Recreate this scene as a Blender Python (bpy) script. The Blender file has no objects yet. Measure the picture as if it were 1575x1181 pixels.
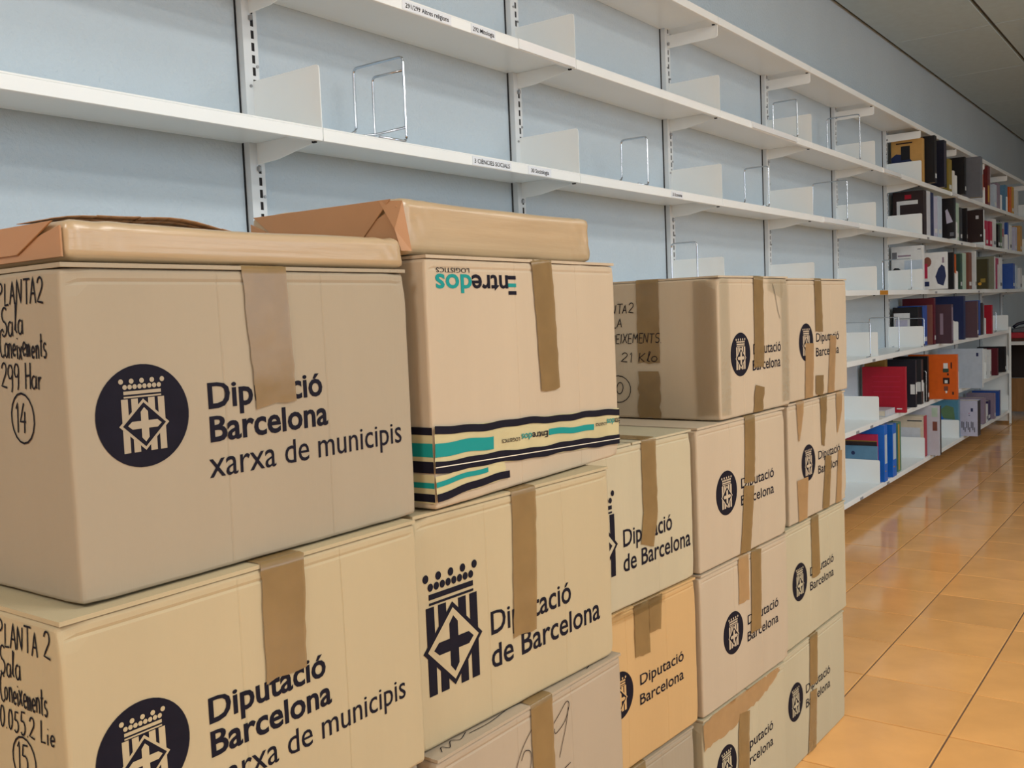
import bpy, bmesh, math, random
from mathutils import Matrix, Vector, noise
random.seed(7)
S = bpy.context.scene
COL = S.collection

# ------------------------------------------------------------------ camera
YAW, PITCH, ROLL = math.radians(53.715), math.radians(3.9675), math.radians(2.378)
CAM_H = 1.13
fw = Vector((math.sin(YAW)*math.cos(PITCH), math.cos(YAW)*math.cos(PITCH), -math.sin(PITCH)))
rt = Vector((math.cos(YAW), -math.sin(YAW), 0))
dn = fw.cross(rt)
r2 = math.cos(ROLL)*rt + math.sin(ROLL)*dn
d2 = -math.sin(ROLL)*rt + math.cos(ROLL)*dn
cd = bpy.data.cameras.new('camera'); cam = bpy.data.objects.new('camera', cd); COL.objects.link(cam)
cam.matrix_world = Matrix(((r2.x, -d2.x, -fw.x, 0), (r2.y, -d2.y, -fw.y, 0), (r2.z, -d2.z, -fw.z, CAM_H), (0, 0, 0, 1)))
cd.sensor_fit = 'HORIZONTAL'; cd.sensor_width = 36; cd.lens = 36*1490.02/1575
cd.clip_start = .02; cd.clip_end = 60
S.camera = cam

# ------------------------------------------------------------------ world, lamps, exposure
W = bpy.data.worlds.new('world'); S.world = W; W.use_nodes = True
W.node_tree.nodes['Background'].inputs[0].default_value = (.75, .85, 1, 1)
W.node_tree.nodes['Background'].inputs[1].default_value = .3
VS = S.view_settings
VS.view_transform = 'Standard'; VS.look = 'None'; VS.gamma = 1; VS.use_curve_mapping = False
VS.exposure = 0.06
ROOM = dict(x0=-3.2, x1=13.0, y0=-4.2, y1=1.75, top=2.79)
# recessed fluorescent ceiling fixtures of the aisle: x, y, watts
LAMPS = [(-1.6, .25, 42), (1.4, -.94, 34), (4.4, -.94, 10), (8.4, -.94, 2.5),
         (-1.6, -2.4, 30), (1.4, -2.4, 30), (4.4, -2.4, 10), (8.4, -2.4, 2.5)]
LAMP_COL = (1.0, .985, .96)
for lx, ly, lw in LAMPS:
    ld = bpy.data.lights.new('ceiling_lamp_light', 'AREA'); ld.shape = 'RECTANGLE'
    ld.size = 1.16; ld.size_y = .5; ld.energy = lw; ld.color = LAMP_COL
    lo = bpy.data.objects.new('ceiling_lamp_light', ld); COL.objects.link(lo)
    lo.location = (lx, ly, ROOM['top']-.012)
# daylight from the window wall behind the camera
WINDOWS = [(-1.9, .0), (.9, 2.8), (3.7, 5.6)]
WIN_Z = (.95, 2.45)
WIN_W = 35

# ------------------------------------------------------------------ materials
MATS = {}
def mat(name, col, rough=.6, spec=.4, var=0, vscale=8, bump=0, bscale=60, metal=0, alpha=1, objvar=0, coat=0, stretch=(1, 1, 1), emit=0):
    if name in MATS: return MATS[name]
    m = bpy.data.materials.new(name); m.use_nodes = True; nt = m.node_tree; N = nt.nodes; Lk = nt.links
    b = N['Principled BSDF']
    b.inputs['Base Color'].default_value = (*col, 1); b.inputs['Roughness'].default_value = rough
    b.inputs['Specular IOR Level'].default_value = spec; b.inputs['Metallic'].default_value = metal
    b.inputs['Alpha'].default_value = alpha; b.inputs['Coat Weight'].default_value = coat
    tc = N.new('ShaderNodeTexCoord'); mp = N.new('ShaderNodeMapping'); mp.inputs['Scale'].default_value = stretch
    Lk.new(tc.outputs['Object'], mp.inputs['Vector'])
    last = None
    if var:
        nz = N.new('ShaderNodeTexNoise'); nz.inputs['Scale'].default_value = vscale; nz.inputs['Detail'].default_value = 5
        Lk.new(mp.outputs[0], nz.inputs['Vector'])
        rp = N.new('ShaderNodeValToRGB')
        rp.color_ramp.elements[0].position = .3; rp.color_ramp.elements[1].position = .7
        rp.color_ramp.elements[0].color = (*[c*(1-var) for c in col], 1)
        rp.color_ramp.elements[1].color = (*[min(1, c*(1+var)) for c in col], 1)
        Lk.new(nz.outputs['Fac'], rp.inputs['Fac']); last = rp.outputs['Color']
    if objvar:
        oi = N.new('ShaderNodeObjectInfo'); mr = N.new('ShaderNodeMapRange')
        mr.inputs['To Min'].default_value = 1-objvar; mr.inputs['To Max'].default_value = 1+objvar
        Lk.new(oi.outputs['Random'], mr.inputs['Value'])
        mx = N.new('ShaderNodeMix'); mx.data_type = 'RGBA'; mx.blend_type = 'MULTIPLY'; mx.inputs['Factor'].default_value = 1
        if last: Lk.new(last, mx.inputs['A'])
        else: mx.inputs['A'].default_value = (*col, 1)
        Lk.new(mr.outputs[0], mx.inputs['B']); last = mx.outputs['Result']
    if last: Lk.new(last, b.inputs['Base Color'])
    if bump:
        n2 = N.new('ShaderNodeTexNoise'); n2.inputs['Scale'].default_value = bscale; n2.inputs['Detail'].default_value = 3
        Lk.new(mp.outputs[0], n2.inputs['Vector'])
        bp = N.new('ShaderNodeBump'); bp.inputs['Strength'].default_value = bump; bp.inputs['Distance'].default_value = .004
        Lk.new(n2.outputs['Fac'], bp.inputs['Height']); Lk.new(bp.outputs[0], b.inputs['Normal'])
    if emit:
        b.inputs['Emission Color'].default_value = (*col, 1); b.inputs['Emission Strength'].default_value = emit
    MATS[name] = m; return m
def hexc(h):
    v = [int(h[i:i+2], 16)/255 for i in (0, 2, 4)]
    return tuple(c/12.92 if c <= .04045 else ((c+.055)/1.055)**2.4 for c in v)

M_WALL = mat('wall_paint', hexc('bccad3'), .8, .2, var=.03, vscale=2, bump=.8, bscale=95)
M_SHELF = mat('shelf_enamel', hexc('eef4f4'), .28, .45, var=.02, vscale=3)
M_UPR = mat('upright_enamel', hexc('d6dde0'), .45, .35)
M_DARK = mat('dark_gap', (.012, .012, .014), .8)
M_STEEL = mat('galvanised_screw', (.35, .36, .37), .4, metal=.8)
M_CHROME = mat('chrome_wire', (.58, .62, .68), .14, metal=1)
M_CEIL = mat('ceiling_board', hexc('b9ced8'), .9, .1, var=.03, vscale=20, bump=.15, bscale=220)
M_CEILGAP = mat('ceiling_grid_shadow', hexc('4c4b48'), .8)
M_TILE = mat('terracotta_tile', hexc('e6ab66'), .12, .5, var=.09, vscale=5, objvar=.07, bump=.05, bscale=30)
M_GROUT = mat('tile_grout', hexc('6a5648'), .8)
M_INK = mat('printed_ink', hexc('15141f'), .75, .12, var=.1, vscale=60)
M_MARKER = mat('marker_ink', (.010, .008, .011), .7, .1)
M_TEAL = mat('teal_ink', hexc('12807c'), .6, .2)
M_TAPE = mat('brown_packing_tape', hexc('7f6742'), .24, .5, var=.08, vscale=25, bump=.12, bscale=30, alpha=.88)
M_TAPE2 = mat('tan_packing_tape', hexc('a08058'), .25, .5, var=.06, vscale=25, bump=.12, bscale=30, alpha=.85)
def film(name):
    m = bpy.data.materials.new(name); m.use_nodes = True; nt = m.node_tree; N = nt.nodes; Lk = nt.links; N.clear()
    o = N.new('ShaderNodeOutputMaterial'); mx = N.new('ShaderNodeMixShader'); t = N.new('ShaderNodeBsdfTransparent'); g = N.new('ShaderNodeBsdfGlossy')
    t.inputs['Color'].default_value = (.97, .96, .93, 1); g.inputs['Roughness'].default_value = .07
    fr = N.new('ShaderNodeFresnel'); fr.inputs['IOR'].default_value = 1.28
    tc = N.new('ShaderNodeTexCoord'); nz = N.new('ShaderNodeTexNoise'); nz.inputs['Scale'].default_value = 16; nz.inputs['Detail'].default_value = 3
    bp = N.new('ShaderNodeBump'); bp.inputs['Strength'].default_value = .8; bp.inputs['Distance'].default_value = .01
    Lk.new(tc.outputs['Object'], nz.inputs['Vector']); Lk.new(nz.outputs['Fac'], bp.inputs['Height']); Lk.new(bp.outputs[0], g.inputs['Normal'])
    Lk.new(fr.outputs[0], mx.inputs[0]); Lk.new(t.outputs[0], mx.inputs[1]); Lk.new(g.outputs[0], mx.inputs[2]); Lk.new(mx.outputs[0], o.inputs['Surface'])
    return m
M_CLEAR = film('clear_packing_tape')
M_BAND = mat('cream_security_tape', hexc('bdb38a'), .15, .5, var=.06, vscale=18, bump=.5, bscale=22, alpha=.93)
M_KRAFT = mat('kraft_paper', hexc('a89272'), .28, .6, var=.05, vscale=6, bump=.12, bscale=14, stretch=(1, 1, 12))
M_KRAFTD = mat('kraft_paper_shaded', hexc('a37a55'), .5, .35, var=.06, vscale=7, bump=.2, bscale=14)  # same paper darkened and reddened, putting the left ends' shade into colour
M_LABEL = mat('label_paper', hexc('e4ebf2'), .35, .4)
M_STRIP = mat('label_holder_plastic', hexc('eef2f4'), .12, .6)
M_LAMP = mat('lamp_diffuser', (1, .98, .93), .4, emit=3)
M_PAGE = mat('book_pages', hexc('ddd6c4'), .8, .1, var=.05, vscale=90)
def carton_mat(name, h):
    return mat(name, hexc(h), .75, .15, var=.035, vscale=9, bump=.10, bscale=120, stretch=(1, 1, .12))
CARD = {k: carton_mat('cardboard_'+k, v) for k, v in dict(a='a3967d', b='978c78', c='a99b7c', d='b79768', e='ae9f88', f='ada388', g='9f917c').items()}

# ------------------------------------------------------------------ helpers
def tag(o, label=None, cat=None, group=None, kind=None):
    if label: o['label'] = label
    if cat: o['category'] = cat
    if group: o['group'] = group
    if kind: o['kind'] = kind
    return o
def empty(name, loc=(0, 0, 0), rz=0, **k):
    o = bpy.data.objects.new(name, None); o.empty_display_size = .05; COL.objects.link(o)
    o.location = loc; o.rotation_euler = (0, 0, rz); return tag(o, **k)
def mesh_obj(name, me, m, parent=None, **k):
    o = bpy.data.objects.new(name, me); COL.objects.link(o)
    for q in (m if isinstance(m, (list, tuple)) else [m]):
        if q is not None and len(me.materials) < (len(m) if isinstance(m, (list, tuple)) else 1): me.materials.append(q)
    if parent: o.parent = parent
    return tag(o, **k)
class MB:
    def __init__(s): s.v = []; s.f = []; s.mi = []
    def poly(s, pts, mi=0):
        n = len(s.v); s.v += [tuple(p) for p in pts]; s.f.append(tuple(range(n, n+len(pts)))); s.mi.append(mi)
    def box(s, x0, x1, y0, y1, z0, z1, mi=0):
        n = len(s.v)
        s.v += [(x0, y0, z0), (x1, y0, z0), (x1, y1, z0), (x0, y1, z0), (x0, y0, z1), (x1, y0, z1), (x1, y1, z1), (x0, y1, z1)]
        for q in ((0, 3, 2, 1), (4, 5, 6, 7), (0, 1, 5, 4), (1, 2, 6, 5), (2, 3, 7, 6), (3, 0, 4, 7)):
            s.f.append(tuple(n+i for i in q)); s.mi.append(mi)
    def prism(s, pts, axis, a, b, mi=0):
        # pts 2d, extruded on axis from a to b
        def P(p, t):
            return {'x': (t, p[0], p[1]), 'y': (p[0], t, p[1]), 'z': (p[0], p[1], t)}[axis]
        n = len(s.v); k = len(pts)
        s.v += [P(p, a) for p in pts]+[P(p, b) for p in pts]
        s.f.append(tuple(range(n, n+k))); s.f.append(tuple(reversed(range(n+k, n+2*k)))); s.mi += [mi, mi]
        for i in range(k):
            j = (i+1) % k; s.f.append((n+i, n+k+i, n+k+j, n+j)); s.mi.append(mi)
    def tube(s, pts, r, seg=6, mi=0):
        pts = [Vector(p) for p in pts]; rings = []
        for i, p in enumerate(pts):
            t = (pts[min(i+1, len(pts)-1)]-pts[max(i-1, 0)]).normalized()
            up = Vector((0, 0, 1)) if abs(t.z) < .9 else Vector((1, 0, 0))
            a = t.cross(up).normalized(); b = t.cross(a).normalized()
            n = len(s.v)
            s.v += [tuple(p+r*(math.cos(2*math.pi*k/seg)*a+math.sin(2*math.pi*k/seg)*b)) for k in range(seg)]
            rings.append(n)
        for q, w in zip(rings, rings[1:]):
            for k in range(seg):
                s.f.append((q+k, q+(k+1) % seg, w+(k+1) % seg, w+k)); s.mi.append(mi)
        s.f.append(tuple(rings[0]+k for k in range(seg))); s.mi.append(mi)
        s.f.append(tuple(rings[-1]+k for k in reversed(range(seg)))); s.mi.append(mi)
    def mesh(s, name, bevel=0, smooth=False, sheet=False):
        me = bpy.data.meshes.new(name); me.from_pydata(s.v, [], s.f)
        for p, i in zip(me.polygons, s.mi): p.material_index = i
        bm = bmesh.new(); bm.from_mesh(me)
        if sheet: bmesh.ops.remove_doubles(bm, verts=bm.verts, dist=1e-6)
        bmesh.ops.recalc_face_normals(bm, faces=bm.faces)
        if bevel: bmesh.ops.bevel(bm, geom=list(bm.edges), offset=bevel, segments=1, affect='EDGES')
        bm.to_mesh(me); bm.free()
        if smooth:
            for p in me.polygons: p.use_smooth = True
        me.update(); return me
    def obj(s, name, m, parent=None, bevel=0, smooth=False, **k):
        return mesh_obj(name, s.mesh(name, bevel, smooth), m, parent, **k)

def round_path(pts, r, n=4):
    """polyline with its corners rounded"""
    pts = [Vector(p) for p in pts]; out = [pts[0]]
    for a, b, c in zip(pts, pts[1:], pts[2:]):
        u = (a-b); w = (c-b); rr = min(r, u.length*.45, w.length*.45)
        p0 = b+u.normalized()*rr; p1 = b+w.normalized()*rr
        for i in range(n+1):
            t = i/n; out.append((1-t)**2*p0+2*t*(1-t)*b+t*t*p1)
    out.append(pts[-1]); return out

def axis_grid(w, r, n, extra=()):
    g = [0, r*.29, r]+[r+(w-2*r)*i/n for i in range(1, n)]+[w-r, w-r*.29, w]+list(extra)
    return sorted(set(round(x, 6) for x in g))
def rounded_box(w, d, h, r, n=(10, 8, 8), disp=None, extra_z=(), flat=False, extra_x=()):
    """box 0..w,0..d,0..h with rounded edges; disp(v, normal) moves each vertex"""
    gx, gy, gz = axis_grid(w, r, n[0], extra_x), axis_grid(d, r, n[1]), axis_grid(h, r, n[2], extra_z)
    idx = {}; V = []; F = []
    def vid(p):
        k = (round(p[0], 6), round(p[1], 6), round(p[2], 6))
        if k not in idx:
            c = Vector((min(max(p[0], r), w-r), min(max(p[1], r), d-r), min(max(p[2], r), h-r)))
            q = Vector(p)-c
            nn = q.normalized() if q.length > 1e-9 else Vector((0, 0, 1))
            co = c+nn*r if q.length > 1e-9 else Vector(p)
            if disp: co = disp(co, nn)
            idx[k] = len(V); V.append(tuple(co))
        return idx[k]
    def face(ga, gb, fn):
        for a0, a1 in zip(ga, ga[1:]):
            for b0, b1 in zip(gb, gb[1:]):
                F.append(tuple(vid(fn(*q)) for q in ((a0, b0), (a1, b0), (a1, b1), (a0, b1))))
    face(gx, gz, lambda a, b: (a, 0, b)); face(gx, gz, lambda a, b: (a, d, b))
    face(gy, gz, lambda a, b: (0, a, b)); face(gy, gz, lambda a, b: (w, a, b))
    face(gx, gy, lambda a, b: (a, b, 0)); face(gx, gy, lambda a, b: (a, b, h))
    me = bpy.data.meshes.new('rounded'); me.from_pydata(V, [], F)
    bm = bmesh.new(); bm.from_mesh(me); bmesh.ops.recalc_face_normals(bm, faces=bm.faces); bm.to_mesh(me); bm.free()
    lim = ((r*.9, w-r*.9), (r*.9, d-r*.9), (r*.9, h-r*.9))
    for p in me.polygons:
        c = p.center; inside = sum(lim[k][0] < c[k] < lim[k][1] for k in range(3))
        p.use_smooth = not (flat and inside >= 2)
    return me

TXT = {}
def text_mesh(s, bold=0.0):
    """flat mesh of a text, normalised: x from 0 to its width, baseline 0, units of cap height"""
    k = (s, bold)
    if k in TXT: return TXT[k]
    def make(t):
        c = bpy.data.curves.new('t', 'FONT'); c.body = t; c.size = 1; c.offset = bold; c.resolution_u = 3
        o = bpy.data.objects.new('t', c); COL.objects.link(o)
        dg = bpy.context.evaluated_depsgraph_get(); me = bpy.data.meshes.new_from_object(o.evaluated_get(dg))
        v = [tuple(x.co) for x in me.vertices]; f = [tuple(p.vertices) for p in me.polygons]
        bpy.data.objects.remove(o); bpy.data.curves.remove(c); bpy.data.meshes.remove(me); return v, f
    cap = max(p[1] for p in make('D')[0]); v, f = make(s)
    x0 = min(p[0] for p in v); x1 = max(p[0] for p in v)
    xh = max(p[1] for p in make('x')[0])/cap
    def yy(q): return q if q < 0 else q/xh*.735 if q < xh else .735+(q-xh)/(1-xh)*.265
    TXT[k] = ([((p[0]-x0), yy(p[1]/cap)) for p in v], f, x1-x0); return TXT[k]
def lettering(s, width, cap, place, m, parent, bold=.012, name='lettering', **k):
    """place(u, v) -> 3d point in the parent's space"""
    v, f, w = text_mesh(s, bold)
    me = bpy.data.meshes.new(name); me.from_pydata([place(p[0]/w*width, p[1]*cap) for p in v], [], f); me.update()
    return mesh_obj(name, me, m, parent, **k)

# ------------------------------------------------------------------ the room
R = ROOM
TX, TY = .3215, .3075           # floor tile pitch
def tile_origin(): return 2.6114, .5625
fl = MB(); fl.box(R['x0'], R['x1'], R['y0'], R['y1'], -.06, -.004)
FLOOR = fl.obj('floor', M_GROUT, label='glossy terracotta tiled floor', kind='structure')
tm = MB(); g = .0023
tm.box(-TX/2+g, TX/2-g, -TY/2+g, TY/2-g, -.012, 0)
tile_me = tm.mesh('tile', bevel=.0012)
tile_me.materials.append(M_TILE)
ox, oy = tile_origin()
far = MB()
def tile_at(i, j): return ox+(i+.5)*TX, oy+(j+.5)*TY
i0, i1 = math.floor((R['x0']-ox)/TX), math.ceil((R['x1']-ox)/TX)
j0, j1 = math.floor((R['y0']-oy)/TY), math.ceil((R['y1']-oy)/TY)
for i in range(i0, i1):
    for j in range(j0, j1):
        x, y = tile_at(i, j)
        if 1.9 < x < 9.7 and -.75 < y < 1.75:
            o = bpy.data.objects.new('tile', tile_me); COL.objects.link(o); o.parent = FLOOR
            o.location = (x, y, random.uniform(-.0004, .0002)); o.rotation_euler = (random.uniform(-.0012, .0012), random.uniform(-.0012, .0012), 0)
        else:
            a, b = max(x-TX/2+g, R['x0']), min(x+TX/2-g, R['x1']); c, d = max(y-TY/2+g, R['y0']), min(y+TY/2-g, R['y1'])
            if b-a > .01 and d-c > .01: far.box(a, b, c, d, -.012, 0)
far.obj('outer_tiles', M_TILE, FLOOR, kind='stuff')

# ceiling: boards with open joints under a slab
cl = MB(); cl.box(R['x0'], R['x1'], R['y0'], R['y1'], R['top']+.03, R['top']+.08)
CEIL = cl.obj('ceiling', M_CEILGAP, label='suspended ceiling of pale grey boards', kind='structure')
CX, CY = 1.32, .595
lamp_cells = set()
xs = [6.67+CX*k for k in range(-8, 6)]
def inlamp(x, y):
    return any(abs(x-lx) < .6 and abs(y-ly) < .27 for lx, ly, _ in LAMPS)
for a in xs:
    for k in range(0, 10):
        y1_ = R['y1']-.012-CY*k; y0_ = y1_-CY
        xa, xb, ya, yb = max(a+.005, R['x0']), min(a+CX-.005, R['x1']), max(y0_+.011, R['y0']), y1_-.011
        if xb-xa < .05 or yb-ya < .05: continue
        m_ = MB(); m_.box(xa, xb, ya, yb, R['top'], R['top']+.03); m_.obj('ceiling_board', M_CEIL, CEIL, bevel=.002)
m_ = MB()
for k in range(0, 10):
    y = R['y1']-.012-CY*k; m_.box(R['x0'], R['x1'], y-.006, y+.006, R['top']+.012, R['top']+.03)
m_.obj('grid_rail', M_CEILGAP, CEIL)

m_ = MB(); m_.box(R['x0'], R['x1'], R['y1'], R['y1']+.1, -.05, R['top']+.05)
m_.obj('wall_back', M_WALL, label='bluish white stippled wall behind the shelving', kind='structure')
m_ = MB(); m_.box(R['x1'], R['x1']+.1, R['y0'], R['y1'], -.05, R['top']+.05)
m_.obj('wall_right', M_WALL, label='plain far end wall', kind='structure')
m_ = MB(); m_.box(R['x0']-.1, R['x0'], R['y0'], R['y1'], -.05, R['top']+.05)
m_.obj('wall_left', mat('warm_bounce_paint', hexc('dcb595'), .8, .2, var=.03, vscale=2, bump=.5, bscale=95), label='plain near end wall', kind='structure')  # unseen wall's warm tone added to send pinkish bounce onto left-facing sides
m_ = MB(); xx = R['x0']
for a, b in WINDOWS:
    m_.box(xx, a, R['y0']-.1, R['y0'], -.05, R['top']+.05)
    m_.box(a, b, R['y0']-.1, R['y0'], -.05, WIN_Z[0]); m_.box(a, b, R['y0']-.1, R['y0'], WIN_Z[1], R['top']+.05); xx = b
m_.box(xx, R['x1'], R['y0']-.1, R['y0'], -.05, R['top']+.05)
m_.obj('wall_front', M_WALL, label='window wall opposite the shelving', kind='structure')
M_GLASS = mat('window_glass', (.9, .95, 1), .02, alpha=.12)
for n, (a, b) in enumerate(WINDOWS):
    m_ = MB(); y = R['y0']-.06
    for q in ((a, b, WIN_Z[0], WIN_Z[0]+.05), (a, b, WIN_Z[1]-.05, WIN_Z[1]), (a, a+.05, *WIN_Z), (b-.05, b, *WIN_Z), ((a+b)/2-.03, (a+b)/2+.03, *WIN_Z)):
        m_.box(q[0], q[1], y-.03, y+.03, q[2], q[3])
    wo = m_.obj('window_%d' % (n+1), M_SHELF, label='white framed window in the wall opposite the shelves', kind='structure')
    m_ = MB(); m_.box(a+.05, b-.05, y-.004, y+.004, WIN_Z[0]+.05, WIN_Z[1]-.05); m_.obj('pane', M_GLASS, wo)
    ld = bpy.data.lights.new('window_daylight', 'AREA'); ld.shape = 'RECTANGLE'; ld.size = b-a; ld.size_y = WIN_Z[1]-WIN_Z[0]
    ld.energy = WIN_W; ld.color = (.80, .90, 1.0)
    lo = bpy.data.objects.new('window_daylight', ld); COL.objects.link(lo)
    lo.location = ((a+b)/2, R['y0']+.02, sum(WIN_Z)/2); lo.rotation_euler = (math.radians(90), 0, 0)
# ceiling fixtures (built where the lamps are)
for n, (lx, ly, lw) in enumerate(LAMPS):
    e = empty('ceiling_lamp', (lx, ly, R['top']), label=['ceiling lamp near the left wall by the shelves', 'ceiling lamp over the aisle beside the cartons', 'ceiling lamp over the middle of the aisle', 'ceiling lamp over the far aisle by the books', 'ceiling lamp in the near window corner', 'ceiling lamp by the middle window', 'ceiling lamp by the last window', 'ceiling lamp in the far window corner'][n], cat='ceiling lamp', group='aisle ceiling lamps')
    m_ = MB()
    for q in ((-.6, .6, -.27, -.25), (-.6, .6, .25, .27), (-.6, -.58, -.25, .25), (.58, .6, -.25, .25)): m_.box(q[0], q[1], q[2], q[3], -.012, .0)
    m_.obj('frame', M_SHELF, e)
    m_ = MB(); m_.box(-.58, .58, -.25, .25, -.004, -.001); m_.obj('diffuser', M_LAMP, e)

# ------------------------------------------------------------------ shelving
WALL = R['y1']; FRONT = 1.517
JX = [1.437+1.0095*k for k in range(-1, 10)]        # uprights
LV = dict(C=2.21, B=1.868, A=1.54, E=1.193, F=.833, G=.478, H=.123)
ORD = dict(C='top', B='second from top', A='third from top', E='fourth from top', F='third from the floor', G='second from the floor', H='lowest')
BAY = ['bay left of the first upright', 'first bay right of the leftmost upright', 'second bay', 'third bay', 'fourth bay', 'fifth bay, before the books', 'first bay of books', 'middle bay of books', 'last full bay of books', 'short bay above the desk']
# uprights: slotted channels
PIT = .0267
for k, x in enumerate(JX):
    e = empty('shelf_upright', (x, WALL, 0), label='slotted white steel wall upright, %s from the left' % ['outermost', 'first', 'second', 'third', 'fourth', 'fifth', 'sixth', 'seventh', 'eighth', 'ninth', 'tenth'][k], cat='upright', group='slotted shelf uprights')
    zt = 2.235
    m_ = MB()
    m_.box(-.022, .0, -.0220, -.0212, .02, zt); m_.box(.0085, .018, -.0220, -.0212, .02, zt)
    n = int((zt-.03)/PIT)
    for i in range(n+1):
        z = .02+i*PIT; m_.box(.0, .0085, -.0220, -.0212, z, z+.0085)
    m_.box(-.022, -.019, -.0212, 0, .02, zt); m_.box(.015, .018, -.0212, 0, .02, zt)
    m_.obj('channel', M_UPR, e)
    m_ = MB(); m_.box(-.002, .012, -.0205, -.019, .022, zt-.002); m_.box(-.0245, -.0222, -.004, 0, .02, zt); m_.obj('slot_and_gap_shade', M_DARK, e)  # black sheet shades the slots; edge strip is a painted wall-gap shadow
    m_ = MB()
    for z, dx in ((.6, -.008), (1.05, .013), (1.42, .013), (1.66, -.008), (1.705, .013), (2.02, .012), (2.06, -.008)):
        m_.prism([(dx+.0035*math.cos(t*math.pi/4), z+.0035*math.sin(t*math.pi/4)) for t in range(8)], 'y', -.0245, -.021)
    m_.obj('screws', M_STEEL, e)

# meshes shared by every bay
def board_mesh(w):
    m_ = MB(); d = WALL-.022-FRONT
    m_.box(.0015, w-.0015, .0, d, -.004, 0)
    m_.box(.022, w-.026, d, WALL-.0006-FRONT, -.004, 0)
    m_.box(.0015, w-.0015, 0, .003, -.028, -.004)
    m_.box(.0015, w-.0015, .003, .016, -.028, -.026)
    return m_.mesh('board', bevel=.0008)
def plate_mesh(hh=.131):
    m_ = MB(); d = WALL-.022-FRONT; r = .008
    pts = [(0.002, -.024), (d, -.024), (d, hh), (.002+r, hh), (.002+r*.3, hh-r*.3), (.002, hh-r)]
    m_.prism(pts, 'x', -.001, .001); return m_.mesh('end_plate')
def bracket_mesh(top=False):
    m_ = MB(); d = WALL-.020-FRONT
    if top: pts = [(.004, -.0285), (d, -.0285), (d, -.076), (.012, -.074), (.006, -.071), (.004, -.066)]
    else: pts = [(.02, -.0045), (d, -.0045), (d, -.05), (d-.07, -.047), (.02, -.026)]
    m_.prism(pts, 'x', -.0015, .0015); return m_.mesh('bracket', bevel=.0006)
BW = JX[1]-JX[0]
board_me, plate_me, brk_me, brkC_me = board_mesh(BW), plate_mesh(), bracket_mesh(), bracket_mesh(True)
m_ = MB(); m_.box(-.003, .004, WALL-.032-FRONT, WALL-.022-FRONT, -.066, -.054); hook_me = m_.mesh('hook', bevel=.002)
m_ = MB(); m_.box(-.003, .003, .010, .020, -.031, -.027); clip_me = m_.mesh('clip')
for q, mm in ((board_me, M_SHELF), (plate_me, M_SHELF), (brk_me, M_SHELF), (brkC_me, M_SHELF), (hook_me, M_STEEL), (clip_me, M_DARK)): q.materials.append(mm)
def part(name, me, parent, loc=(0, 0, 0)):
    o = bpy.data.objects.new(name, me); COL.objects.link(o); o.parent = parent; o.location = loc; return o
SHELF = {}
for b in range(10):
    for lv, z in LV.items():
        if lv in 'FGH' and (b < 2 or b > 8): continue
        e = empty('wall_shelf', (JX[b], FRONT, z), label='white steel shelf board, %s, in the %s' % (ORD[lv], BAY[b]), cat='shelf', group='white wall shelves')
        SHELF[lv, b] = e
        part('board', board_me, e)
        part('bracket', brkC_me if lv == 'C' else brk_me, e, (BW, 0, 0))
        part('hook', hook_me, e, (BW-.002, 0, 0)); part('clip', clip_me, e, (BW-.012, 0, 0))
        if lv != 'C': part('end_plate', plate_me, e, (BW, 0, 0))
# shelf-edge labels (parts of their shelf): local x on the shelf
def edge_label(lv, X, w, s, tw=None, cap=.0105, h=.022, m=None, bold=.010):
    b = max(i for i in range(10) if JX[i] <= X); e = SHELF[lv, b]; x = X-JX[b]
    m_ = MB(); m_.box(x, x+w, -.0012, -.0002, -.0265, -.0265+h)
    o = m_.obj('edge_label', m or M_LABEL, e, label='shelf mark reading '+s if s else None)
    if s:
        tw = tw or w*.86
        lettering(s, tw, cap, lambda u, v: (x+(w-tw)/2+u, -.0017, -.0265+h/2-cap/2+v), M_MARKER, o, bold=bold)
F1 = FRONT
edge_label('B', 1.122*F1, .175, '291/299 Altres religions', .155)
edge_label('B', 1.289*F1, .10, '292 Mitologia', .088)
m_ = MB(); m_.box(.72, 1.0, -.004, -.0002, -.027, -.001); m_.obj('label_holder', M_STRIP, SHELF['B', 1])
edge_label('A', 1.277*F1, .165, '3 CIÈNCIES SOCIALS', .15)
edge_label('A', 1.437*F1, .112, '30 Sociologia', .086)
edge_label('A', 1.996*F1, .088, '33 Economia', .072)
for lv, X, w in (('B', 3.75, .5), ('A', 4.6, .55), ('B', 5.62, .36), ('B', 7.3, .3), ('A', 8.1, .3)):
    b = max(i for i in range(10) if JX[i] <= X); x = X-JX[b]; w = min(w, BW-x-.01)
    m_ = MB(); m_.prism([(-.0002, -.027), (-.0075, -.025), (-.0035, -.002), (-.0002, -.001)], 'x', x, x+w)
    m_.obj('label_holder', M_STRIP, SHELF[lv, b], label='shiny plastic label holder')
edge_label('E', 5.52, .16, '', m=mat('orange_label', hexc('b27a1e'), .5), h=.024)
for lv, X in (('F', 5.36), ('G', 5.05), ('G', 5.3), ('H', 5.1), ('H', 5.6), ('A', 6.6), ('A', 7.6), ('E', 6.8), ('E', 8.2), ('H', 6.7)):
    edge_label(lv, X, .05, '', m=mat('grey_label', hexc('8d9299'), .5), h=.014)

# white end panel closing the lower shelves
e = empty('shelf_end_panel', (JX[9], FRONT, 0), label='white steel end panel closing the lower shelves beside the desk', cat='panel')
m_ = MB(); m_.box(.022, .027, .0, WALL-FRONT-.001, .02, .86); m_.obj('sheet', M_SHELF, e, bevel=.001)
m_ = MB(); m_.box(-.004, .018, -.018, .0, .0, .86); m_.obj('post', M_SHELF, e, bevel=.002)
m_ = MB(); m_.tube(round_path([(.02, .03, .66), (.034, .03, .66), (.034, .03, .50), (.02, .03, .50)], .01), .003); m_.obj('handle', M_CHROME, e)

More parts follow.
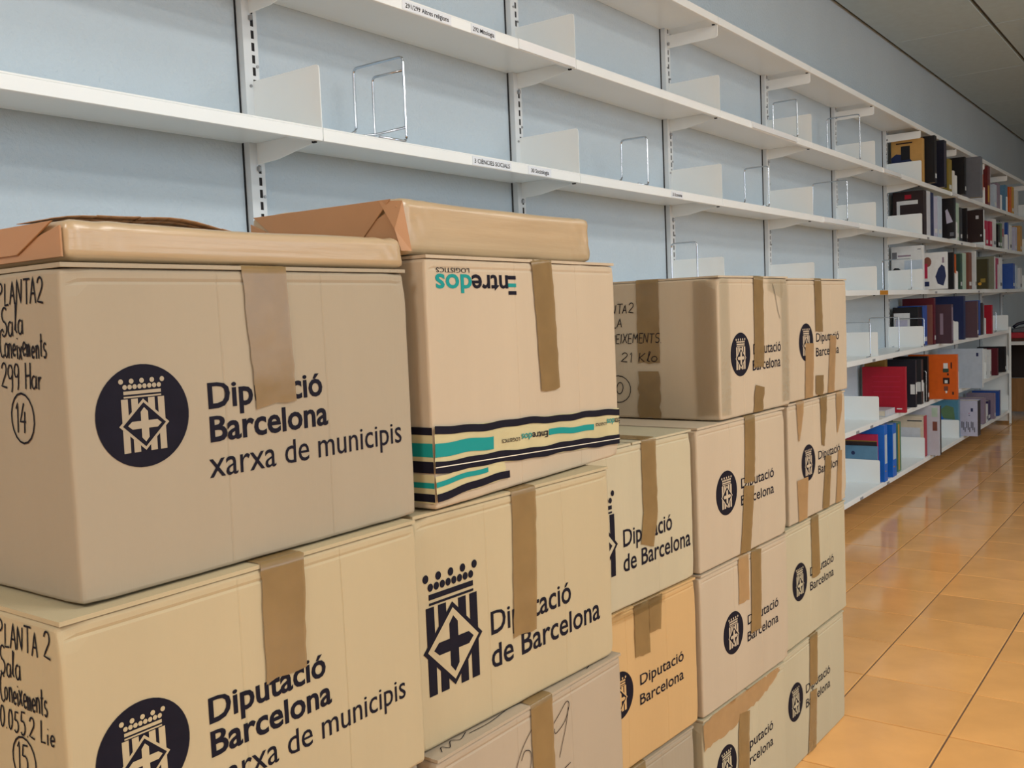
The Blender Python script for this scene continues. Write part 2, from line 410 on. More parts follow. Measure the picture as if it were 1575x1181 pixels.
# ------------------------------------------------------------------ wire bookends
def wire_bookend(label, X, z, yf, yb, h, leg=.07, inner=False, lift=.0, turn=0):
    e = empty('wire_bookend', (X, yf, z), turn, label=label, cat='bookend', group='chrome wire bookends')
    r = .0032; d = yb-yf; m_ = MB()
    m_.tube(round_path([(-leg, 0, r), (0, 0, r), (0, 0, h), (0, d, h), (0, d, r+lift), (-leg, d, r+lift*.35)], .014), r)
    m_.obj('frame', M_CHROME, e, smooth=True)
    if inner:
        m_ = MB()
        m_.tube(round_path([(0, .002, h*.84), (0, d*.62, h*.84), (0, d*.62, .02), (-.1, d*.55, r)], .012), r*.9)
        m_.tube(round_path([(0, .0, .036), (-.05, d*.3, .02), (-.16, d*.6, r)], .01), r*.9)
        m_.obj('inner_loop', M_CHROME, e, smooth=True)
    return e
wire_bookend('large chrome double loop wire bookend on the third shelf from top, first full bay', 1.702, LV['A'], 1.522, 1.682, .197, leg=.09, inner=True, lift=.045)
wire_bookend('chrome wire bookend on the third shelf from top, standing before the second joint', 2.89, LV['A'], 1.53, 1.628, .163, lift=.03)
wire_bookend('narrow chrome wire bookend on the third shelf from top, middle of the empty run', 3.945, LV['A'], 1.527, 1.632, .172, lift=.03)
wire_bookend('wide chrome wire bookend on the third shelf from top, near the books', 5.01, LV['A'], 1.53, 1.705, .208, lift=.02)
wire_bookend('chrome wire bookend on the second shelf from top, left of the pair', 4.30, LV['B'], 1.527, 1.637, .172, lift=.02)
wire_bookend('chrome wire bookend on the second shelf from top, right of the pair near the books', 5.24, LV['B'], 1.53, 1.70, .24, lift=.05)
wire_bookend('chrome wire bookend on the fourth shelf from top, above the taped cartons', 3.235, LV['E'], 1.525, 1.627, .178)
wire_bookend('chrome wire bookend before the white report on the fourth shelf', 6.25, LV['E'], 1.53, 1.70, .19)
wire_bookend('leftmost of three wire bookends on the shelf third from the floor', 5.37, LV['F'], 1.53, 1.70, .187)
wire_bookend('middle of three wire bookends on the shelf third from the floor', 5.95, LV['F'], 1.53, 1.70, .20)
wire_bookend('rightmost of three wire bookends, touching the dark books third shelf from the floor', 6.525, LV['F'], 1.525, 1.70, .18)
wire_bookend('far wire bookend beside the red book near the shelf end', 9.0, LV['F'], 1.53, 1.70, .17)
wire_bookend('wire bookend behind the orange file, second shelf from the floor', 6.50, LV['G'], 1.51, 1.70, .2, leg=.025)

# ------------------------------------------------------------------ cartons
def emblem_mesh(place, sx, sy, disc):
    """the striped shield with crown; place(u, v, layer) -> point; slot 0 ink, slot 1 bare cardboard"""
    m_ = MB()
    fg, bg = (1, 0) if disc else (0, 1)
    P = lambda pts, lay, mi: m_.poly([place(x*sx, y*sy, lay*2.5) for x, y in pts], mi)
    ring = lambda cx, cy, r, n=14: [(cx+r*math.cos(2*math.pi*i/n), cy+r*math.sin(2*math.pi*i/n)) for i in range(n)]
    if disc:
        rr = [0, .25, .5, .75, 1]; q = 48
        for r0, r1 in zip(rr, rr[1:]):
            a0, a1 = ring(0, 0, r0, q), ring(0, 0, r1, q)
            for i in range(q):
                j = (i+1) % q
                P([a0[i], a1[i], a1[j], a0[j]] if r0 else [(0, 0), a1[i], a1[j]], 0, 0)
    cy = -.17 if disc else 0
    for a, b in ((-.46, -.32), (-.25, -.11), (.11, .25), (.32, .46)): 
        for i in range(8):
            z0, z1 = cy-.52+1.035*i/8, cy-.52+1.035*(i+1)/8; P([(a, z0), (b, z0), (b, z1), (a, z1)], 1, fg)
    P([(-.40, cy+.60), (.40, cy+.60), (.40, cy+.665), (-.40, cy+.665)], 1, fg)
    P([(-.40, cy+.535), (.40, cy+.535), (.40, cy+.565), (-.40, cy+.565)], 1, fg)
    for i in range(8): P(ring(-.365+i*.1043, cy+.745, .047), 1, fg)
    for i in range(5): P(ring(-.44+i*.22, cy+.855, .05), 1, fg)
    o = [(0, .50), (.535, 0), (0, -.50), (-.535, 0)]
    P([(x*1.0, cy+y) for x, y in o], 2, fg)
    k = .86
    P([(x*k, cy+y*k) for x, y in o], 3, bg)
    if not disc:
        k = .74; P([(x*k, cy+y*k) for x, y in o], 4, bg)
    a, s, t = .078, .25, .335
    P([(-a, cy-s), (0, cy-t), (a, cy-s), (a, cy+s), (0, cy+t), (-a, cy+s)], 5, fg)
    s, t = .27, .36
    P([(-s, cy-a*.95), (-s, cy+a*.95), (-t, cy)], 5, fg); P([(s, cy-a*.95), (s, cy+a*.95), (t, cy)], 5, fg)
    P([(-s, cy-a*.95), (s, cy-a*.95), (s, cy+a*.95), (-s, cy+a*.95)], 5, fg)
    return m_

class Carton:
    def __init__(s, label, a, b, depth, z, h, card='a', seed=0, bulge=.003, group='stacked cardboard boxes', flap_up=0.0):
        s.w = math.hypot(b[0]-a[0], b[1]-a[1]); s.d = depth; s.h = h; s.seed = seed; s.bul = bulge; s.card = CARD[card]
        s.e = empty('cardboard_box', (a[0], a[1], z), math.atan2(b[1]-a[1], b[0]-a[0]), label=label, cat='cardboard box', group=group)
        R_ = random.Random(seed); s.rs = [R_.uniform(-1, 1) for _ in range(16)]
        hb = h-.0045; w, d = s.w, depth
        crush = [(cx, cy, cz, R_.uniform(.2, 1)) for cx in (0, w) for cy in (0, d) for cz in (0, hb)]
        s.score = (w*(.37+.06*s.rs[4]), w*(.69+.06*s.rs[5]))
        def disp(co, n):
            q = Vector(co)
            if n.y < -.7:
                q.y -= s.fb(co.x, co.z)
                if any(abs(co.x-k) < .0004 for k in s.score): q.y += .0007
            elif n.x < -.7: q.x -= s.lb(co.y, co.z)
            elif abs(n.x) > .7: q.x += .002*math.sin(math.pi*co.y/d)*math.sin(math.pi*co.z/hb)*(1 if n.x > 0 else -1)
            nz = noise.noise_vector((q+Vector((s.seed*3.1, 0, 0)))*30)
            for cx, cy, cz, am in crush:
                dist = (Vector((cx, cy, cz))-Vector(co)).length
                if dist < .028:
                    t = (1-dist/.028)
                    q += nz*.006*am*t
                    q += (Vector((w/2, d/2, hb/2))-Vector(co)).normalized()*.004*am*t
            if n.y < -.5 and abs(co.z-(hb-.012)) < .0021 and .006 < co.x < w-.006: q.y += .0011
            edge = 1 if 0 < abs(n.x)+abs(n.y)+abs(n.z)-1 < .9 else 0
            q += nz*.0006*edge
            return q
        me = rounded_box(w, d, hb, .0045, (40, 14, 28), disp, extra_z=(hb-.015, hb-.012, hb-.009), flat=True, extra_x=[q+dq for q in s.score for dq in (-.0016, 0, .0016)])
        mesh_obj('body', me, s.card, s.e)
        # two top flaps meeting in the middle
        for k in (0, 1):
            m_ = MB(); x0, x1 = (.0, w/2-.0015) if k == 0 else (w/2+.0015, w)
            x0 += .001; x1 -= .001; n = 8
            V = []
            for i in range(n+1):
                x = x0+(x1-x0)*i/n; V.append(x)
            for xa, xb in zip(V, V[1:]):
                za = hb+.0002; m_.box(xa, xb, -.0012+s.rs[k]*.0006, d+.001, za, za+.004)
            m_.obj('top_flap', s.card, s.e)
    def fb(s, u, v):
        w, h = s.w, s.h; r = s.rs
        if not (0 < u < w and 0 < v < h): return 0
        env = math.sin(math.pi*u/w)*math.sin(math.pi*v/h)
        return env*(s.bul*.6+s.bul*.3*r[0]*math.sin(2.2*u/w*math.pi+r[1]*3)+s.bul*.25*r[2]*math.sin(2*v/h*math.pi+r[3]*3))
    def lb(s, y, v):
        d, h = s.d, s.h
        if not (0 < y < d and 0 < v < h): return 0
        return .002*math.sin(math.pi*y/d)*math.sin(math.pi*v/h)
    def F(s, u, v, lay=0): return (u, -s.fb(u, v)-.00045-.00008*lay, v)
    def Lf(s, y, v, lay=0): return (-s.lb(y, v)-.00045-.00008*lay, y, v)
    def text(s, t, u, v, width, cap, bold=.012, m=None, flip=False, slope=0):
        if flip: pl = lambda a, b: s.F(u-a, v-b)
        else: pl = lambda a, b: s.F(u+a, v+b+slope*a)
        return lettering(t, width, cap, pl, m or M_INK, s.e, bold)
    def disc(s, u, v, r=.0468, sx=1.0):
        m_ = emblem_mesh(lambda a, b, l: s.F(u+a, v+b, l), r*sx, r, True)
        return m_.obj('printed_emblem', [M_INK, s.card], s.e)
    def shield(s, u, v):
        m_ = emblem_mesh(lambda a, b, l: s.F(u+a, v+b, l), .1015, .108, False)
        return m_.obj('printed_emblem', [M_INK, s.card], s.e)
    def ribbon(s, pts, width, face='F', m=None, name='packing_tape', over=0, nx=4, rag=.0009, seed=0, lay=15, parent=None):
        """tape along pts [(u,v),...] on a face; over>0 carries it over the top edge"""
        m_ = MB(); R_ = random.Random(seed+s.seed*17)
        P = []
        if isinstance(width, (int, float)): width = [width]*len(pts)
        for (a, b), wa, wb in zip(zip(pts, pts[1:]), width, width[1:]):
            n = max(2, int(math.hypot(b[0]-a[0], b[1]-a[1])/.012))
            for i in range(n): t = i/n; P.append((a[0]+(b[0]-a[0])*t, a[1]+(b[1]-a[1])*t, wa+(wb-wa)*t))
        P.append((*pts[-1], width[-1]))
        rows = []
        f = s.F if face == 'F' else s.Lf
        top = s.h+.0008
        if over:
            for y in (over, over*.5, .004):
                x, wd = P[0][0], P[0][2]
                row = []
                for k in range(nx+1):
                    a = x+wd*(k/nx-.5); row.append((a, y, top) if face == 'F' else (y, a, top))
                rows.append(row)
        for i, (u, v, wd) in enumerate(P):
            j, k2 = P[max(i-1, 0)], P[min(i+1, len(P)-1)]
            t = Vector((k2[0]-j[0], k2[1]-j[1])).normalized(); nrm = Vector((-t.y, t.x))
            if nrm.x < 0 if abs(nrm.x) > abs(nrm.y) else nrm.y < 0: nrm = -nrm
            row = []
            for k in range(nx+1):
                q = k/nx-.5
                wob = R_.uniform(-1, 1)*rag if k in (0, nx) else 0
                end = (R_.uniform(-1, 1)*rag*2.5) if i == len(P)-1 else 0
                uu = u+nrm.x*(wd*q+wob)+t.x*end; vv = v+nrm.y*(wd*q+wob)+t.y*end
                vv = max(min(vv, s.h-.0005), .0012)
                p = Vector(f(uu, vv, lay)); crk = abs(R_.gauss(0, .00035))
                if face == 'F': p.y -= crk
                else: p.x -= crk
                row.append(tuple(p))
            rows.append(row)
        for ra, rb in zip(rows, rows[1:]):
            for k in range(nx): m_.poly([ra[k], ra[k+1], rb[k+1], rb[k]])
        me = m_.mesh(name, sheet=True)
        ax = 1 if face == 'F' else 0
        if sum(p.normal[ax]*p.area for p in me.polygons) > 0: me.flip_normals()
        for p in me.polygons: p.use_smooth = True
        return mesh_obj(name, me, m or M_TAPE, parent or s.e)
    def hand(s, t, u, v, height, width, face='L', th=.0019, seed=1, slope=0, circle=None, name='handwriting', lay=3):
        """single-line handwriting; on the left face u is the depth at which the line STARTS, running to the front"""
        m_ = MB(); R_ = random.Random(seed); x = 0; strokes = []
        for ch in t:
            if ch == ' ': x += .45; continue
            g, w = GLYPH[ch]
            dx, dy, sc = R_.uniform(-.03, .03), R_.uniform(-.06, .06), R_.uniform(.92, 1.1)
            for st in g: strokes.append([(x+p[0]*sc+dx+.12*p[1], p[1]*sc+dy) for p in st])
            x += w+.14
        k = width/x
        if circle: strokes.append('c')
        for st in strokes:
            if st == 'c':
                cx, cyy, rx, ry = circle; pts = [(cx+rx*math.cos(a*math.pi/9+1.2)*(1+.004*a), cyy+ry*math.sin(a*math.pi/9+1.2)) for a in range(20)]
                pts = [(p[0], p[1]) for p in pts]
            else: pts = [(p[0]*k, p[1]*height) for p in st]
            n = []
            for a, b in zip(pts, pts[1:]):
                q = max(1, int(math.hypot(b[0]-a[0], b[1]-a[1])/.004))
                n += [(a[0]+(b[0]-a[0])*i/q, a[1]+(b[1]-a[1])*i/q) for i in range(q)]
            n.append(pts[-1])
            ring = []
            for i, p in enumerate(n):
                a, b = n[max(i-1, 0)], n[min(i+1, len(n)-1)]
                tx, ty = b[0]-a[0], b[1]-a[1]; l = math.hypot(tx, ty) or 1; nx_, ny_ = -ty/l*th/2, tx/l*th/2
                pr = []
                for sg in (1, -1):
                    du, dv = p[0]+sg*nx_, p[1]+sg*ny_+slope*p[0]
                    pr.append(s.Lf(u-du, v+dv, lay) if face == 'L' else s.F(u+du, v+dv, lay))
                ring.append(pr)
            for ra, rb in zip(ring, ring[1:]): m_.poly([ra[0], rb[0], rb[1], ra[1]])
        return m_.obj(name, M_MARKER, s.e)

def arc(cx, cy, rx, ry, a0, a1, n=8):
    return [(cx+rx*math.cos(math.radians(a0+(a1-a0)*i/n)), cy+ry*math.sin(math.radians(a0+(a1-a0)*i/n))) for i in range(n+1)]
GLYPH = {
 'P': ([[(.05, 0), (.05, 1)], [(.05, 1)]+arc(.1, .75, .35, .25, 90, -90)+[(.05, .5)]], .5),
 'L': ([[(.05, 1), (.05, 0), (.45, .03)]], .45), 'A': ([[(0, 0), (.25, 1), (.5, 0)], [(.1, .38), (.42, .38)]], .5),
 'N': ([[(0, 0), (.05, 1), (.45, 0), (.5, 1)]], .5), 'T': ([[(0, 1), (.6, 1)], [(.3, 1), (.3, 0)]], .55),
 '2': ([arc(.25, .72, .22, .27, 170, -40)+[(.02, .05), (.55, -.02)]], .5), 'S': ([arc(.3, .75, .25, .25, 40, 250)+arc(.25, .25, .25, .25, 70, -140)], .5),
 'a': ([arc(.2, .25, .2, .25, 60, 330)+[(.4, .5), (.42, .05), (.5, .02)]], .45), 'l': ([[(.02, .1), (.2, .95), (.1, 1), (.08, .1), (.22, .02)]], .22),
 'C': ([arc(.35, .5, .33, .5, 50, 310)], .5), 'o': ([arc(.2, .25, .2, .25, 90, 450)], .4), 'n': ([[(.02, .5), (.05, 0)], [(.04, .3)]+arc(.2, .3, .14, .2, 150, 0)+[(.36, 0)]], .4),
 'e': ([[(.03, .25), (.38, .3)]+arc(.2, .27, .18, .24, 10, 320)], .38), 'i': ([[(.06, .5), (.08, 0)], [(.08, .72), (.1, .76)]], .14), 'x': ([[(0, .5), (.35, 0)], [(.35, .52), (0, 0)]], .36),
 'm': ([[(.0, .5), (.03, 0)], [(.03, .35), (.12, .5), (.2, .4), (.2, 0)], [(.2, .35), (.32, .5), (.4, .4), (.42, 0)]], .45), 't': ([[(.12, .85), (.1, .05), (.22, 0)], [(0, .55), (.28, .57)]], .25),
 's': ([arc(.18, .37, .14, .13, 30, 260, 6)+arc(.16, .12, .15, .13, 80, -150, 6)], .32), '9': ([arc(.25, .7, .22, .28, 20, 380)+[(.44, .1), (.38, -.1)]], .48),
 'H': ([[(.03, 1), (.05, 0)], [(.45, 1), (.45, 0)], [(.05, .5), (.45, .52)]], .48), 'r': ([[(.03, .5), (.06, 0)], [(.06, .3), (.18, .48), (.28, .45)]], .28),
 '0': ([arc(.22, .5, .2, .5, 90, 450, 12)], .44), '.': ([[(.04, .0), (.08, .04)]], .12), '5': ([[(.42, 1), (.1, .98), (.06, .58)]+arc(.2, .3, .22, .3, 110, -140)], .45),
 'K': ([[(.04, 1), (.05, 0)], [(.48, .95), (.08, .45), (.5, 0)]], .48), 'E': ([[(.42, 1), (.04, 1), (.04, 0), (.44, 0)], [(.04, .52), (.36, .52)]], .44),
 'M': ([[(0, 0), (.06, 1), (.28, .35), (.5, 1), (.56, 0)]], .56), 'X': ([[(0, 1), (.5, 0)], [(.5, 1), (0, 0)]], .5), 'I': ([[(.05, 1), (.05, 0)]], .1), 'O': ([arc(.28, .5, .27, .5, 90, 450, 12)], .55),
 '1': ([[(.02, .8), (.14, 1), (.15, 0)]], .2), '4': ([[(.28, 1), (.02, .35), (.45, .35)], [(.36, .7), (.34, -.05)]], .46),
}

RP = .2985; BH = .2965
def print_a(c):        # emblem disc and three lines
    c.disc(.070, .159); c.text('Diputació', .139, .1585, .148, .0245, .022); c.text('Barcelona', .139, .126, .154, .0245, .022); c.text('xarxa de municipis', .136, .091, .274, .0245, .002)
def print_b(c, du=0, k=1):  # big shield and two lines
    c.shield(.0626+du, .1225); c.text('Diputació', .135+du, .112, .180*k, .031, .012); c.text('de Barcelona', .134+du, .0665, .255*k, .031, .012)
def print_c(c, du=0, dv=0, k=1.0):  # disc and two lines
    c.disc(.122+du, .146+dv, .047*k); c.text('Diputació', .189+du, .144+dv, .172*k, .0215*k, .010); c.text('Barcelona', .187+du, .107+dv, .172*k, .0215*k, .010)

# first column, beside the picture's left edge
c = Carton('big cardboard box marked 14 on its side, topmost of the leftmost stack', (.438, .79), (.869, .79), .33, 3*RP, BH, 'b', 1)
print_a(c)
c.ribbon([(.217, .2965), (.217, .28), (.222, .155)], [.0565, .056, .0525], over=.06, seed=1)
c.hand('PLANTA2', .104, .263, .021, .079, seed=3); c.hand('Sala', .1005, .237, .026, .040, seed=4); c.hand('Coneixements', .106, .216, .024, .080, seed=5); c.hand('299 Har', .107, .189, .022, .070, seed=6)
c.hand('14', .0865, .150, .026, .021, circle=(.0125, .012, .0185, .0225), seed=7)
c = Carton('cardboard box marked 15 on its side, second from the top of the leftmost stack', (.407, .775), (.849, .775), .34, 2*RP, BH, 'c', 2)
print_a(c)
c.ribbon([(.237, .2965), (.237, .28), (.234, .175)], [.056, .056, .052], over=.06, seed=2)
c.hand('PLANTA 2', .103, .262, .022, .090, seed=13); c.hand('Sala', .1015, .235, .025, .036, seed=14); c.hand('Coneixements', .105, .211, .025, .080, seed=15); c.hand('0.055.2 Lie', .108, .186, .020, .092, seed=16)
c.hand('15', .083, .151, .024, .021, circle=(.0125, .011, .0185, .0215), seed=17)
c = Carton('cardboard box below the one marked 15 in the leftmost stack', (.415, .79), (.85, .79), .33, RP, BH, 'b', 3)
print_a(c); c.ribbon([(.217, .2965), (.22, .16)], .052, over=.06)
c = Carton('bottom cardboard box of the leftmost stack, on the floor', (.42, .79), (.852, .79), .33, 0, BH, 'a', 4)
print_a(c); c.ribbon([(.217, .2965), (.22, .16)], .052, over=.06)

# second column
ENT = Carton('cardboard box with upside-down teal print and striped tape round its foot', (.894, .780), (1.382, .80), .33, 3*RP, .3145, 'e', 5, bulge=.002)
c = ENT; zz = 3*RP
c.text('LOGISTICS', .090, 1.1945-zz, .069, .0058, .006, flip=True)
o = c.text('ntre', .178, 1.186-zz, .084, .0235, .02, flip=True)
o = c.text('dos', .0945, 1.186-zz, .076, .0235, .02, m=M_TEAL, flip=True)
for k, (a, mm) in enumerate(((0, M_INK), (.0105, M_TEAL), (.021, M_INK))):
    m_ = MB(); m_.poly([c.F(.178+p[0], 1.186-zz-p[1], 1) for p in ((0, a), (.0195, a), (.0195, a+.005), (0, a+.005))]); m_.obj('printed_bar', mm, c.e)
c.ribbon([(.264, .3145), (.266, .30), (.276, .126)], [.056, .055, .052], over=.06, seed=5)
# striped tape bands on the foot
def band(c, p0, p1, wd, stripes, seed):
    b = c.ribbon([p0, p1], wd, m=M_BAND, name='striped_tape', seed=seed, nx=6, rag=.0008, lay=15)
    L_ = math.hypot(p1[0]-p0[0], p1[1]-p0[1]); t = ((p1[0]-p0[0])/L_, (p1[1]-p0[1])/L_); n = (-t[1], t[0])
    for a, z0, z1, mm in stripes:
        m_ = MB(); q = max(4, int((a[1]-a[0])/.01))
        wv = lambda x, z: z+.0011*math.sin(x*31+z0*90)+.0007*math.sin(x*83+seed)
        for i in range(q):
            s0, s1 = a[0]+(a[1]-a[0])*i/q, a[0]+(a[1]-a[0])*(i+1)/q
            m_.poly([c.F(p0[0]+t[0]*s+n[0]*wv(s, z), p0[1]+t[1]*s+n[1]*wv(s, z), 28) for s, z in ((s0, z0), (s1, z0), (s1, z1), (s0, z1))])
        m_.obj('tape_stripe', mm, b)
    return b, t, n
b, t, n = band(c, (.0, .0885-.014), (.4865, .063-.014), .057,
    [((0, .4865), .0185, .0285, M_INK), ((0, .4865), -.0285, -.0135, M_INK), ((0, .125), -.0085, .0085, M_TEAL), ((.265, .40), -.0005, .0085, M_TEAL)], 21)
TAPE_LINE = mat('tape_white_line', hexc('d8d2c0'), .4)
for a, z in (((.0, .4865), -.0212),):
    m_ = MB(); q = 40
    for i in range(q):
        s0, s1 = a[0]+(a[1]-a[0])*i/q, a[0]+(a[1]-a[0])*(i+1)/q
        m_.poly([c.F(t[0]*s+n[0]*zq, .0745+t[1]*s+n[1]*zq, 33) for s, zq in ((s0, z-.0006), (s1, z-.0006), (s1, z+.0006), (s0, z+.0006))])
    m_.obj('tape_stripe', TAPE_LINE, b)
def band_text(s_, d0, cap, width, m, z=-.002, p0=(.0, .0745)):
    lettering(s_, width, cap, lambda a, bb: c.F(p0[0]+t[0]*(d0-a)+n[0]*(z+cap-bb), p0[1]+t[1]*(d0-a)+n[1]*(z+cap-bb), 33), m, b, .015)
band_text('Entre', .262, .009, .042, M_INK); band_text('dos', .219, .009, .027, M_TEAL); band_text('LOGISTICS', .188, .005, .044, M_INK)
band_text('Entre', .4865, .009, .018, M_INK, z=.004); band_text('dos', .468, .009, .026, M_TEAL, z=.004); band_text('LOGISTICS', .440, .0045, .035, M_INK, z=.004)
band(c, (.0, .026), (.15, .031), .03, [((0, .16), -.015, -.005, M_INK), ((0, .11), .002, .0085, M_TEAL)], 22)
# the bands carry on round the left side
for z0, z1, mm in ((.060, .103, M_BAND), (.0935, .103, M_INK), (.046, .0605, M_INK), (.066, .083, M_TEAL), (.008, .044, M_BAND), (.010, .02, M_INK), (.027, .034, M_TEAL)):
    m_ = MB(); lay = 9 if mm is M_BAND else 14
    for i in range(12): m_.poly([c.Lf(y, v, lay) for y, v in ((.3*i/12, z0), (.3*(i+1)/12, z0), (.3*(i+1)/12, z1), (.3*i/12, z1))])
    m_.obj('striped_tape' if mm is M_BAND else 'tape_stripe', mm, c.e)
c = Carton('cardboard box with a large dark shield print, under the box with striped tape', (.859, .79), (1.283, .765), .33, 2*RP, BH, 'c', 6)
print_b(c)
c.ribbon([(.214, .2965), (.214, .28), (.205, .094)], [.052, .052, .0505], over=.06, seed=6)
c = Carton('cardboard box with a marker-drawn 29, third from the top of the second stack', (.858, .768), (1.296, .762), .34, RP, BH, 'g', 7)
c.ribbon([(.2205, .2965), (.2205, .28), (.2155, .05)], .052, over=.06, seed=7)
def free_marker(c, strokes, th=.0012, face='F', name='handwriting'):
    for st in strokes:
        m_ = MB()
        pts = [Vector((*p, 0)) for p in st]
        sm = []
        for i in range(len(pts)-1):
            p0, p1, p2, p3 = pts[max(i-1, 0)], pts[i], pts[i+1], pts[min(i+2, len(pts)-1)]
            for k in range(6):
                q = k/6; sm.append(.5*((2*p1)+(-p0+p2)*q+(2*p0-5*p1+4*p2-p3)*q*q+(-p0+3*p1-3*p2+p3)*q**3))
        sm.append(pts[-1]); ring = []
        for i, p in enumerate(sm):
            tt = (sm[min(i+1, len(sm)-1)]-sm[max(i-1, 0)]).normalized(); nn = Vector((-tt.y, tt.x, 0))*th/2
            f = (lambda q: c.F(q.x, q.y, 12)) if face == 'F' else (lambda q: (q.x, q.y, c.h+.0009))
            ring.append((f(p+nn), f(p-nn)))
        for ra, rb in zip(ring, ring[1:]): m_.poly([ra[0], rb[0], rb[1], ra[1]])
        m_.obj(name, M_MARKER, c.e)
free_marker(c, [[(.196, .264), (.172, .245), (.155, .22), (.149, .19), (.155, .16)], [(.168, .229), (.177, .239), (.190, .232), (.187, .21), (.170, .185), (.195, .187)],
                [(.248, .252), (.265, .262), (.282, .272), (.288, .264), (.275, .245), (.252, .236), (.248, .244)], [(.286, .262), (.277, .236), (.266, .215), (.258, .198)], [(.25, .17), (.262, .176), (.285, .18)]])
free_marker(c, [[(.02, .008), (.03, .018), (.035, .008), (.05, .02), (.06, .012), (.08, .02)], [(.08, .014), (.12, .012), (.17, .018), (.2, .014)], [(.24, .02), (.3, .017), (.36, .012), (.35, .006)]], face='T')
c = Carton('bottom cardboard box of the second stack, on the floor', (.862, .785), (1.29, .78), .33, 0, BH, 'a', 8)
print_c(c); c.ribbon([(.214, .2965), (.22, .14)], .052, over=.06)

# third column (slightly turned)
c = Carton('yellowish cardboard box with a half hidden shield print, its taped top open to view', (1.318, .878), (1.746, .848), .28, 2*RP, BH, 'f', 9)
print_b(c, .041, .945)
c.ribbon([(.272, .2965), (.27, .28), (.268, .16), (.254, .10)], [.05, .05, .05, .045], over=.3, seed=9)
c = Carton('orange-tinged cardboard box with torn shiny tape along its upper edge', (1.319, .878), (1.747, .848), .28, RP, BH, 'd', 10)
print_c(c, .026, -.001, .93)
c.ribbon([(.228, .2965), (.228, .27), (.226, .198)], .05, over=.05, seed=10)
c.ribbon([(.277, .2965), (.275, .27), (.272, .232)], [.046, .044, .04], over=.05, seed=31, lay=20)
c.ribbon([(.11, .29), (.2, .291), (.31, .288)], [.02, .03, .018], m=M_CLEAR, name='clear_tape', seed=32, lay=24)
c = Carton('pale cardboard box at the foot of the third stack, second row of the floor', (1.31, .874), (1.725, .85), .28, 0, BH, 'b', 11)
c.ribbon([(.205, .2965), (.2, .02)], .052, over=.06, seed=11)

# fourth column
TOP4 = Carton('cardboard box glazed with clear tape and inscribed on its side, top of the fourth stack', (1.87, .838), (2.236, .825), .325, 3*RP, .302, 'e', 12, bulge=.004)
c = TOP4
c.disc(.0975, .1335, .047); c.text('Diputació', .160, .1300, .155, .0225, .010); c.text('Barcelona', .156, .0945, .155, .0225, .010)
c.ribbon([(.198, .302), (.196, .28), (.187, .10)], .052, over=.07, seed=12)
c.ribbon([(.192, .058), (.181, .0)], [.051, .049], seed=13, rag=.003)
c.ribbon([(.165, .302), (.165, .28), (.165, .122)], .055, face='L', over=.07, seed=14)
c.ribbon([(.168, .104), (.168, .0)], .053, face='L', seed=15, rag=.003)
c.ribbon([(.028, .295), (.028, .15), (.026, .01)], [.05, .052, .05], face='L', m=M_CLEAR, name='clear_tape', seed=16, lay=22)
c.ribbon([(.025, .297), (.026, .15), (.024, .01)], [.044, .046, .044], m=M_CLEAR, name='clear_tape', seed=17, lay=22)
c.ribbon([(.34, .297), (.342, .15), (.34, .01)], [.046, .05, .046], m=M_CLEAR, name='clear_tape', seed=18, lay=22)
c.ribbon([(.25, .29), (.33, .27)], .04, m=M_CLEAR, name='clear_tape', seed=19, lay=20)
free_marker(c, [[(.275, .285), (.29, .255), (.30, .225), (.312, .205)]], .0016, name='scuff_line')
c.hand('PLANTA2', .30, .232, .02, .10, seed=21, lay=24); c.hand('SALA', .29, .200, .02, .062, seed=22, lay=24); c.hand('CONEIXEMENTS.', .29, .166, .020, .160, seed=23, lay=24); c.hand('21 Klo', .237, .124, .021, .095, seed=24, lay=24)
free_marker_l = c.hand('O', .252, .052, .024, .020, circle=(.0065, .012, .030, .030), seed=25, lay=24)
c = Carton('cardboard box second from the top of the fourth stack, tape down its whole front', (1.76, .842), (2.187, .822), .32, 2*RP, BH, 'e', 13)
print_c(c)
c.ribbon([(.2405, .2965), (.238, .25), (.228, .152)], .051, over=.06, seed=20)
c.ribbon([(.226, .145), (.205, .0)], [.051, .049], seed=21)
c = Carton('cardboard box third from the top of the fourth stack with doubled creased tape', (1.757, .842), (2.186, .822), .32, RP, BH, 'e', 14)
print_c(c, .017, -.005, .97)
c.ribbon([(.196, .2965), (.194, .28), (.190, .195)], .05, m=M_TAPE2, over=.06, seed=23)
c.ribbon([(.260, .2965), (.256, .28), (.2455, .115)], .052, over=.06, seed=24, lay=20)
c = Carton('bottom cardboard box of the fourth stack with a wide patch of crumpled tape', (1.752, .842), (2.156, .823), .32, 0, BH, 'f', 15)
print_c(c, -.025, .018, .97)
c.ribbon([(.0, .262), (.12, .27), (.3, .285), (.37, .288)], [.055, .068, .045, .012], m=M_TAPE2, name='crumpled_tape', seed=26, nx=8, rag=.003)
c.ribbon([(.185, .252), (.176, .20), (.168, .01)], [.05, .051, .049], seed=27, lay=20)

